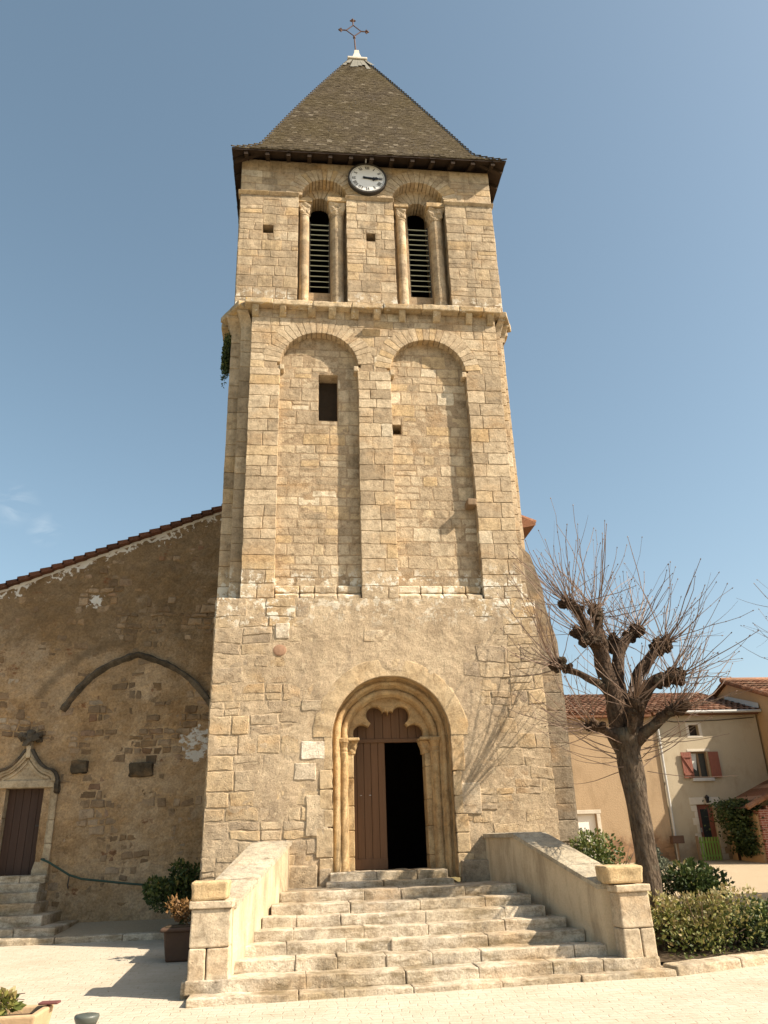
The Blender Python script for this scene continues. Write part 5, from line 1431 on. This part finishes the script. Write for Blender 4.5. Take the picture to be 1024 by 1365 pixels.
# ================================================================== POLLARDED TREE
def pollard(name, label, base, H, knobs, ntw, seed, r0=.20, tl=(.8, 2.0)):
    random.seed(seed)
    o = thing(name, label, 'tree', base, 'pollarded trees beside the church')
    bx, by, bz = base
    top = Vector((bx + .02, by, bz + H))
    mb = MB(); pts = []; rad = []
    K = 26
    for i in range(K + 1):
        k = i / K; z = bz - .1 + (H + .25) * k
        pts.append(Vector((bx + .03 * math.sin(k * 4), by + .02 * math.cos(k * 5), z)))
        r_ = r0 * (1.25 - .35 * min(1, k * 5)) if k < .2 else r0 * (.9 + .05 * math.sin(k * 9))
        if k > .88: r_ = r0 * (.9 + .75 * (k - .88) / .12 * (1 if k < .95 else max(.4, 1 - (k - .95) * 8)))
        rad.append(r_)
    tube(mb, pts, rad, 22, .5, True, 0, .16)
    mb.build('trunk', M['bark'], o, True)
    for (cps, ra, rb_, kr, hasknob) in knobs:
        cps = [Vector(c) for c in cps]; pts = []
        nn = 5
        for i in range(len(cps) - 1):        # Catmull-Rom through the joints of the limb
            p0, p1, p2, p3 = cps[max(i - 1, 0)], cps[i], cps[i + 1], cps[min(i + 2, len(cps) - 1)]
            for j in range(nn):
                t = j / nn
                pts.append(.5 * ((2 * p1) + (p2 - p0) * t + (2 * p0 - 5 * p1 + 4 * p2 - p3) * t * t + (3 * p1 - p0 - 3 * p2 + p3) * t ** 3))
        pts.append(cps[-1])
        pts = [p + Vector((noise.noise(p * 3.1), noise.noise(p * 3.1 + Vector((5, 0, 0))), noise.noise(p * 3.1 + Vector((0, 7, 0))))) * .035 for p in pts]
        m_ = len(pts) - 1
        rr = [.80 * (ra + (rb_ - ra) * i / m_) * (1 + .16 * noise.noise(pts[i] * 5.0)) for i in range(m_ + 1)]
        rr[-1] *= 1.2
        e = cps[-1]; kx, ky, kz = e
        mb = MB(); tube(mb, pts, rr, 14, .5, True, 0, .38)
        limb = mb.build('limb', M['limb'], o, True)
        # gnarled knob
        mb = MB(); d = (pts[-1] - pts[-3]).normalized()
        for j in range(9):
            c = pts[-1] + d * random.uniform(-.30, .06) + Vector((random.gauss(0, .05), random.gauss(0, .05), random.gauss(0, .04))) * (kr / .13)
            r_ = kr * random.uniform(.42, .75); vs_ = []; na, nb = 12, 8
            for a in range(nb + 1):
                for b in range(na):
                    th, ph_ = math.pi * a / nb, 2 * math.pi * b / na
                    q_ = Vector((math.sin(th) * math.cos(ph_), math.sin(th) * math.sin(ph_), math.cos(th)))
                    vs_.append(c + q_ * r_ * (1 + .5 * noise.noise(q_ * 2.6 + c * 9)))
            mb.add(vs_, [(a * na + b, a * na + (b + 1) % na, (a + 1) * na + (b + 1) % na, (a + 1) * na + b) for a in range(nb) for b in range(na)])
        for j in range(26):      # stubs of old shoots
            q_ = Vector((random.gauss(0, 1), random.gauss(0, 1), random.gauss(.2, 1))).normalized()
            c = pts[-1] + q_ * kr * .6 + d * random.uniform(-.15, .02)
            tube(mb, [c, c + q_ * kr * random.uniform(.4, .8)], [.012, .006], 5)
        mb.build('knob', M['knob'], limb)
        # last years' shoots
        mb = MB()
        outd = Vector((kx - bx, (ky - by), (kz - bz - H) * .6 + .2)); outd = outd.normalized()
        for j in range(ntw):
            q_ = (outd * 1.15 + Vector((random.gauss(0, .85), random.gauss(0, .85), random.gauss(.05, .6)))).normalized()
            st = pts[-1] + q_ * kr * .55 + d * random.uniform(-.22, .03)
            Lt = random.uniform(*tl) * (.7 + .3 * max(0, q_.z + .4)); k_ = 6; v = q_.copy(); p = st.copy(); pp = [p.copy()]
            curl = random.uniform(-.03, .15)
            for _ in range(k_):
                v = (v + Vector((random.gauss(0, .11), random.gauss(0, .11), curl + random.gauss(0, .07)))).normalized()
                p = p + v * Lt / k_; pp.append(p.copy())
            ra = random.uniform(.005, .0115)
            tube(mb, pp, [ra * (1 - .58 * i / k_) for i in range(k_ + 1)], 4, random.random(), False)
            for b in range(random.randint(2, 5)):      # buds
                i = random.randint(2, k_); q2 = pp[i] if b else pp[-1]
                tube(mb, [q2 - v * .012, q2, q2 + v * .022], [.004, .011, .002], 5, random.random())
            if random.random() < .3:                    # side shoot
                i = random.randint(2, 4); v2 = (v + Vector((random.gauss(0, .5), random.gauss(0, .5), random.gauss(0, .3)))).normalized(); p2 = pp[i].copy(); pq = [p2.copy()]
                for _ in range(4): v2 = (v2 + Vector((0, 0, .1))).normalized(); p2 = p2 + v2 * Lt * .1; pq.append(p2.copy())
                tube(mb, pq, [ra * .55 * (1 - .15 * i_) for i_ in range(5)], 4, random.random(), False)
        mb.build('shoots', M['twig'], limb)
    # thin shoots round the head of the trunk
    mb = MB()
    for j in range(46):
        a = random.uniform(0, 6.28); v = Vector((math.cos(a), math.sin(a), random.uniform(-.25, .5))).normalized()
        p = top + Vector((v.x * r0 * 1.2, v.y * r0 * 1.2, random.uniform(-.55, .25))); pp = [p.copy()]; Lt = random.uniform(.5, 1.7)
        for _ in range(6):
            v = (v + Vector((random.gauss(0, .1), random.gauss(0, .1), random.uniform(-.02, .14)))).normalized(); p = p + v * Lt / 6; pp.append(p.copy())
        tube(mb, pp, [.008 * (1 - .1 * i) for i in range(7)], 4, random.random(), False)
    mb.build('trunk_shoots', M['twig'], o)
    random.seed(seed + 1)
    return o
TY = 13.1
def lp(pts, dy):
    n_ = len(pts) - 1
    return [(x * .942, TY + dy * i / n_, 1.7 + (z - 1.7) * .942) for i, (x, z) in enumerate(pts)]
pollard('pollarded_tree', 'bare pollarded tree with knobbly limbs and thin shoots right of the portal stairs', (5.50, TY, gz(TY)), 3.12, [
    (lp([(5.78, 3.2), (5.72, 3.75), (5.66, 4.2), (5.55, 4.74), (5.39, 5.05), (5.23, 5.20)], -.25), .20, .105, .17, True),
    (lp([(5.60, 4.45), (5.50, 4.85), (5.36, 5.23), (5.15, 5.62), (4.90, 5.78)], -.3), .13, .075, .12, True),
    (lp([(5.72, 3.9), (5.68, 4.5), (5.67, 5.16), (5.70, 5.60), (5.70, 5.80)], .25), .15, .10, .14, True),
    (lp([(5.84, 3.3), (5.89, 3.9), (5.94, 4.67), (6.19, 5.13), (6.60, 5.44)], .35), .17, .075, .125, True),
    (lp([(5.92, 3.4), (6.0, 3.85), (6.17, 4.39), (6.50, 4.79), (6.80, 5.03)], -.2), .16, .085, .145, True),
    (lp([(5.92, 3.3), (6.03, 3.75), (6.2, 4.12), (6.46, 4.33), (6.76, 4.26)], -.45), .18, .095, .155, True),
    (lp([(5.72, 3.6), (5.62, 4.0), (5.42, 4.27), (5.01, 4.44), (4.60, 4.60)], -.35), .10, .06, .11, True),
    (lp([(5.93, 3.2), (6.08, 3.38), (6.3, 3.58), (6.56, 3.78)], -.6), .13, .09, .14, True),
    (lp([(5.75, 3.2), (5.55, 3.34), (5.3, 3.44), (4.95, 3.52)], -.5), .09, .06, .10, True),
    (lp([(5.86, 3.2), (5.84, 3.5), (5.86, 3.95)], -.55), .12, .09, .12, True),
    (lp([(5.88, 3.3), (5.97, 4.2), (6.12, 5.0), (6.2, 5.35)], .8), .13, .08, .12, True)], 31, 11, .20, (.55, 1.8))
B2 = Vector((11.0, 14.2, gz(14.2)))
def lq(x, dy, z): 
    return [(B2.x, B2.y, 3.3), (B2.x + (x - B2.x) * .4, B2.y + dy * .3, 3.9), (B2.x + (x - B2.x) * .75, B2.y + dy * .7, z - .5), (x, B2.y + dy, z)]
pollard('pollarded_tree', 'bare pollarded tree mostly out of view at the right edge with only shoot tips showing', tuple(B2), 3.2,
        [(lq(10.65, -.1, 5.5), .15, .09, .14, True), (lq(10.15, .2, 4.7), .15, .09, .14, True), (lq(11.7, .1, 5.2), .15, .09, .14, True), (lq(11.8, -.4, 4.4), .15, .09, .14, True), (lq(10.9, .7, 5.2), .15, .09, .14, True)], 22, 23)

# ================================================================== HOUSES
random.seed(5)
def canal_roof(mb, x0, x1, ye, ze, yr, zr, sp=.24, rows=11, wav=.0):
    """under-sheet plus rows of half-round tiles running up the slope"""
    quad(mb, [(x0, ye, ze), (x1, ye, ze), (x1, yr, zr), (x0, yr, zr)], .2)
    n_ = int((x1 - x0) / sp)
    for i in range(n_):
        x = x0 + (i + .5) * (x1 - x0) / n_
        for j in range(rows):
            t0, t1 = j / rows, min(1, (j + 1.15) / rows); c = random.random()
            dx_ = random.uniform(-.015, .015)
            pa = Vector((x + dx_, ye + (yr - ye) * t0, ze + (zr - ze) * t0 + .03)); pb = Vector((x, ye + (yr - ye) * t1, ze + (zr - ze) * t1))
            vs_ = []
            for p, r_ in ((pa, .10), (pb, .085)):
                for a in range(6):
                    an = math.pi * a / 5; vs_.append(p + Vector((math.cos(an) * r_, 0, math.sin(an) * r_ * .8)))
            mb.add(vs_, [(a, a + 1, a + 7, a + 6) for a in range(5)], c)
HY = 30.0
gh = gz(HY)
house = thing('house', 'cream rendered house with rust red shutters, tiled roof and brown door', 'house', (16, HY, gh))
def wall_with_holes(mb, fr, u0, u1, v0, v1, holes, dep, rnd=.5):
    sheet(mb, fr, u0, u1, v0, v1, 1.2, None, lambda u, v: any(inr(h, u, v) for h in holes), rnd, ucuts=[c for h in holes for c in h[:2]], vcuts=[c for h in holes for c in h[2:]])
    for a, b, c, d in holes:
        for q_ in ([(a, 0, c), (a, 1, c), (a, 1, d), (a, 0, d)], [(b, 0, c), (b, 1, c), (b, 1, d), (b, 0, d)], [(a, 0, d), (a, 1, d), (b, 1, d), (b, 0, d)], [(a, 0, c), (a, 1, c), (b, 1, c), (b, 0, c)]):
            quad(mb, [fr.p(u, v, -dep * k) for u, k, v in q_], rnd)
fh = front(HY)
W1 = (15.02, 15.72, 3.74, 4.70); W2 = (15.16, 15.55, 5.30, 5.70); D1 = (14.93, 15.60, gh - .1, 2.80)
mb = MB(); wall_with_holes(mb, fh, 13.82, 18.0, gh - .2, 6.2, [W1, W2, D1], .22)
quad(mb, [(13.82, HY, gh), (13.82, HY + 8, gh), (13.82, HY + 8, 6.2), (13.82, HY, 6.2)])
mb.build('wall', M['cream'], house)
mb = MB(); canal_roof(mb, 13.6, 18.05, HY - .3, 6.17, 34.2, 7.62)
quad(mb, [(13.6, 34.2, 7.62), (18.05, 34.2, 7.62), (18.05, 38.5, 6.2), (13.6, 38.5, 6.2)], .3)
box(mb, 13.7, 18.0, HY - .29, HY + .02, 6.06, 6.15, .1)
mb.build('roof', M['redtile'], house)
mb = MB(); tube(mb, [(14.3, HY - .36, 6.14), (18.05, HY - .36, 6.16)], .055, 8); mb.build('gutter', M['zinc'], house)
mb = MB(); tube(mb, [(13.86, HY - .10, 6.0), (13.86, HY - .10, gh)], .05, 8)
tube(mb, [(14.05, HY - .36, 6.12), (13.9, HY - .2, 6.05), (13.86, HY - .10, 5.9)], .05, 8); mb.build('downpipe', M['zinc'], house)
for z in (2.0, 3.6, 5.2):
    mb = MB(); box(mb, 13.79, 13.93, HY - .06, HY + .01, z, z + .04); mb.build('pipe_bracket', M['zinc'], house)
mb = MB(); tube(mb, [(14.1, HY - .02, 5.9), (14.6, HY - .03, 5.82), (16.4, HY - .03, 5.86), (17.9, HY - .03, 5.95)], .012, 5); mb.build('cable', M['black'], house)
# main window
mb = MB()
a, b, c, d = W1
for (x0, x1, z0, z1) in ((a, a + .05, c, d), (b - .05, b, c, d), (a + .05, b - .05, c, c + .05), (a + .05, b - .05, d - .05, d), ((a + b) / 2 - .035, (a + b) / 2 + .035, c + .05, d - .05)):
    box(mb, x0, x1, HY + .12, HY + .18, z0, z1)
wn = mb.build('window', M['woodgrey'], house)
mb = MB(); quad(mb, [(a, HY + .16, c), (b, HY + .16, c), (b, HY + .16, d), (a, HY + .16, d)]); mb.build('pane', M['glass'], wn)
mb = MB(); quad(mb, [(a + .05, HY + .145, c + .42), (a + .24, HY + .145, c + .28), (a + .32, HY + .145, d - .05), (a + .05, HY + .145, d - .05)]); mb.build('curtain', M['curtain'], wn)
mb = MB(); rbox(mb, (a - .08, HY - .10, c - .12), (b + .08, HY + .12, c - .003), .015, .2, .004); mb.build('window_sill', M['zinc'], wn)
mb = MB(); rbox(mb, (a - .10, HY - .012, d + .004), (b + .12, HY + .1, d + .10), .01, .2, .004); mb.build('lintel', M['quoin'], wn)
for s_ in (-1, 1):
    mb = MB(); x = a if s_ < 0 else b
    xo = x + s_ * .40
    n_ = 4; y_ = HY - .09
    for i in range(n_):
        xa = x + (xo - x) * i / n_; xb = x + (xo - x) * (i + 1) / n_
        box(mb, min(xa, xb) + .003, max(xa, xb) - .003, y_, y_ + .035, c, d - .02, random.random())
    if s_ < 0:
        for z in (c + .1, d - .22): box(mb, xo + .02, x - .02, y_ - .03, y_, z, z + .08)
        vs_ = [Vector((x - .06, y_ - .028, c + .2)), Vector((x - .02, y_ - .028, c + .2)), Vector((xo + .1, y_ - .028, d - .24)), Vector((xo + .05, y_ - .028, d - .24))]
        mb.add(vs_ + [v + Vector((0, .026, 0)) for v in vs_], [(0, 1, 2, 3), (0, 4, 5, 1), (1, 5, 6, 2), (2, 6, 7, 3), (3, 7, 4, 0)])
    else:
        for z in (c + .1, d - .22): box(mb, x + .02, xo - .02, y_ - .012, y_, z, z + .05)
    mb.build('shutter', M['shutter'], house)
mb = MB(); a, b, c, d = W2
quad(mb, [(a, HY + .2, c), (b, HY + .2, c), (b, HY + .2, d), (a, HY + .2, d)]); sw = mb.build('attic_window', M['dark'], house)
mb = MB()
for (x0, x1, z0, z1) in ((a - .12, a - .003, c - .08, d + .08), (b + .003, b + .12, c - .08, d + .08), (a - .003, b + .003, d + .003, d + .08), (a - .003, b + .003, c - .08, c - .003)):
    box(mb, x0, x1, HY - .012, HY + .05, z0, z1)
mb.build('frame', M['quoin'], sw)
# door with stone surround
mb = MB(); a, b, c, d = D1
rbox(mb, (a, HY + .14, gh), (b, HY + .19, d), .005, .4, 0)
dr = mb.build('door', M['shutter'], house)
mb = MB(); quad(mb, [(a + .17, HY + .137, gh + .75), (b - .2, HY + .137, gh + .75), (b - .2, HY + .137, d - .16), (a + .17, HY + .137, d - .16)]); mb.build('pane', M['glass'], dr)
mb = MB(); box(mb, a + .08, a + .11, HY + .1, HY + .14, gh + .95, gh + 1.1); mb.build('door_handle', M['zinc'], dr)
mb = MB(); z = gh
rbox(mb, (a - .26, HY - .02, d + .003), (b + .26, HY + .1, d + .25), .01, .2, .004, .7)
k = 0
while z < d - .02:
    h = min(random.uniform(.2, .3), d - z); wq = .24 if k % 2 else .13
    rbox(mb, (a - wq, HY - .015, z), (a - .003, HY + .1, z + h - .008), .01, .2, .004, random.random())
    rbox(mb, (b + .003, HY - .015, z), (b + (.37 - wq), HY + .1, z + h - .008), .01, .2, .004, random.random()); z += h; k += 1
mb.build('door_surround', M['quoin'], house)
lamp = thing('wall_lantern', 'small dark wall lantern above the brown house door', 'lantern', (15.32, HY - .1, 2.95))
mb = MB(); lathe(mb, (15.32, HY - .15, 2.84), [(.05, 0), (.085, .18), (.1, .2), (.03, .28)], 6); mb.build('lantern_body', M['black'], lamp)
mb = MB(); tube(mb, [(15.32, HY - .02, 3.06), (15.32, HY - .15, 3.12)], .015, 6); mb.build('arm', M['black'], lamp)
gate = thing('picket_gate', 'lime green wooden picket gate in front of the brown house door', 'gate', (14.9, 29.5, gz(29.5)))
g0 = gz(29.5)
for i in range(7):
    x = 14.56 + i * .11
    mb = MB(); rbox(mb, (x, 29.46, g0 + .02), (x + .065, 29.49, g0 + .80), .008, .3, .002, random.random()); mb.build('picket', M['green'], gate)
for z in (.15, .6):
    mb = MB(); box(mb, 14.54, 15.30, 29.492, 29.52, g0 + z, g0 + z + .06); mb.build('gate_rail', M['green'], gate)
mb = MB(); box(mb, 14.44, 14.51, 29.44, 29.52, g0 - .05, g0 + .85); mb.build('gate_post', M['woodgrey'], gate)
lb = thing('letter_box', 'dark brown box on a thin post beside the house downpipe', 'letter box', (13.75, 29.6, g0))
mb = MB(); rbox(mb, (13.55, 29.45, g0 + .62), (13.98, 29.7, g0 + .88), .01, .2, .002); mb.build('box_body', M['brownpot'], lb)
mb = MB(); box(mb, 13.72, 13.78, 29.55, 29.6, g0 - .05, g0 + .62); mb.build('post', M['woodgrey'], lb)

cott = thing('cottage', 'ochre rendered low house behind the tree with a small white door', 'house', (11, HY, gh))
mb = MB(); D2 = (10.22, 10.98, gh - .1, 2.58); wall_with_holes(mb, front(HY - .05), 5.0, 13.78, gh - .2, 6.1, [D2], .2)
mb.build('wall', M['orange'], cott)
mb = MB(); canal_roof(mb, 4.8, 13.58, HY - .35, 6.12, 34.2, 7.60); quad(mb, [(4.8, 34.2, 7.6), (13.58, 34.2, 7.6), (13.58, 38.5, 6.2), (4.8, 38.5, 6.2)], .3)
box(mb, 4.9, 13.58, HY - .33, HY - .03, 6.0, 6.1, .1)
mb.build('roof', M['redtile'], cott)
mb = MB(); rbox(mb, (10.22, HY + .05, gh), (10.98, HY + .1, 2.58), .005, .4, 0); mb.build('door', M['white'], cott)
mb = MB()
rbox(mb, (10.08, HY - .08, 2.585), (11.18, HY + .05, 2.72), .01, .2, .003); rbox(mb, (11.0, HY - .08, gh), (11.14, HY + .05, 2.58), .01, .2, .003)
mb.build('door_surround', M['quoin'], cott)

# gabled neighbour on the right: its gable wall faces left and shades the cream house
gb = thing('gabled_house', 'orange gable walled house with red canal tiles at the right edge', 'house', (18.1, 29, gh))
mb = MB()
yr_, zr_ = 31.7, 7.62; sl_ = .36
ye0, ye1 = 26.2, 37.2
zz = lambda y: zr_ - sl_ * abs(y - yr_)
quad(mb, [(18.1, ye0, 0), (18.1, ye1, 0), (18.1, ye1, zz(ye1)), (18.1, yr_, zr_), (18.1, ye0, zz(ye0))])
quad(mb, [(18.1, ye0, 0), (27, ye0, 0), (27, ye0, zz(ye0)), (18.1, ye0, zz(ye0))])
quad(mb, [(27, ye0, 0), (27, ye1, 0), (27, ye1, zz(ye1)), (27, yr_, zr_), (27, ye0, zz(ye0))])
mb.build('wall', M['orange2'], gb)
mb = MB()
for (ya, yb_) in ((ye0 - .35, yr_), (ye1 + .35, yr_)):
    canal_roof(mb, 17.86, 27.2, ya, zz(ya) + .08, yb_, zz(yb_) + .08)
for i in range(22):
    y = 25.9 + i * .27
    if y < yr_: tube(mb, [(17.88, y, zz(y) + .12), (17.88, min(y + .3, yr_), zz(min(y + .3, yr_)) + .10)], [.09, .08], 7, random.random())
tube(mb, [(17.8, yr_, zr_ + .12), (27.2, yr_, zr_ + .12)], .11, 8, .8)
quad(mb, [(17.86, ye0 - .35, zz(ye0 - .35) - .04), (17.86, yr_, zr_ - .02), (17.86, yr_, zr_ + .08), (17.86, ye0 - .35, zz(ye0 - .35) + .08)], .1)
mb.build('roof', M['redtile'], gb)
mb = MB()
quad(mb, [(18.04, HY - .3, 6.28), (18.04, yr_ + .4, 6.98), (18.04, yr_ + .4, 7.16), (18.04, HY - .3, 6.46)])
quad(mb, [(18.04, HY - .3, 6.28), (17.92, HY - .3, 6.26), (17.92, yr_ + .4, 6.96), (18.04, yr_ + .4, 6.98)])
mb.build('flashing', M['zinc'], gb)

porch = thing('brick_porch', 'small brick and ochre porch with sloping tiled roof at the right edge', 'porch', (16.6, 28, gz(28)))
mb = MB(); g1 = gz(28)
rbox(mb, (16.02, 27.7, g1 - .05), (16.34, 28.1, 2.5), .01, .3, .004); rbox(mb, (16.34, 27.75, 2.3), (18.05, 28.1, 2.62), .01, .3, .004)
mb.build('brick_pillar', M['brick'], porch)
mb = MB(); box(mb, 15.93, 16.02, 27.8, 29.9, g1 - .05, 2.35); mb.build('side_wall', M['orange2'], porch)
mb = MB()
for i in range(8):
    xa = 15.5 + i * .33
    quad(mb, [(xa, 27.5, 2.55 + (xa - 15.5) * .42), (xa + .33, 27.5, 2.55 + (xa - 15.17) * .42), (xa + .33, 29.96, 2.6 + (xa - 15.17) * .42), (xa, 29.96, 2.6 + (xa - 15.5) * .42)], random.random())
    tube(mb, [(xa, 27.48, 2.58 + (xa - 15.5) * .42), (xa + .36, 27.48, 2.58 + (xa - 15.14) * .42)], [.10, .085], 8, random.random())
mb.build('porch_roof', M['redtile'], porch)
def vine():
    o = thing('climbing_vine', 'dark climbing vine hanging between the house door and the brick porch', 'vine', (15.8, 29.4, gz(29.4)))
    def fn():
        t = random.random(); z = 1.1 + 1.75 * t; wdt = .12 + .48 * min(1, t * 1.5)
        x = 15.86 - .1 * t + random.gauss(0, .5) * wdt * 1.3; y = 28.6 + random.gauss(0, .35)
        return Vector((x - .1 * t, y, z + random.gauss(0, .05))), Vector((random.gauss(0, .5), -1, .2)).normalized(), random.random() * .6
    mb = MB(); leaves(mb, 5200, fn, .11, -.2); mb.build('foliage', M['leaf_dark'], o)
    mb = MB(); tube(mb, [(15.9, 29.35, gz(29.3) - .05), (15.85, 29.3, 1.6), (15.75, 29.3, 2.4), (15.6, 29.35, 2.9)], [.05, .045, .04, .02], 7); mb.build('stem', M['knob'], o)
vine()
# tall barn out of view on the right whose shadow lies across the gravel
barn = thing('barn', 'plain rendered barn out of view to the right shading the gravel', 'barn', (19, 12, .1))
mb = MB(); box(mb, 16.0, 24.0, 8.0, 16.2, -.3, 7.2); mb.build('wall', M['cream'], barn)
mb = MB(); canal_roof(mb, 15.8, 24.2, 7.7, 7.22, 12.1, 8.3, .3, 8); canal_roof(mb, 15.8, 24.2, 16.5, 7.22, 12.1, 8.3, .3, 8); mb.build('roof', M['redtile'], barn)
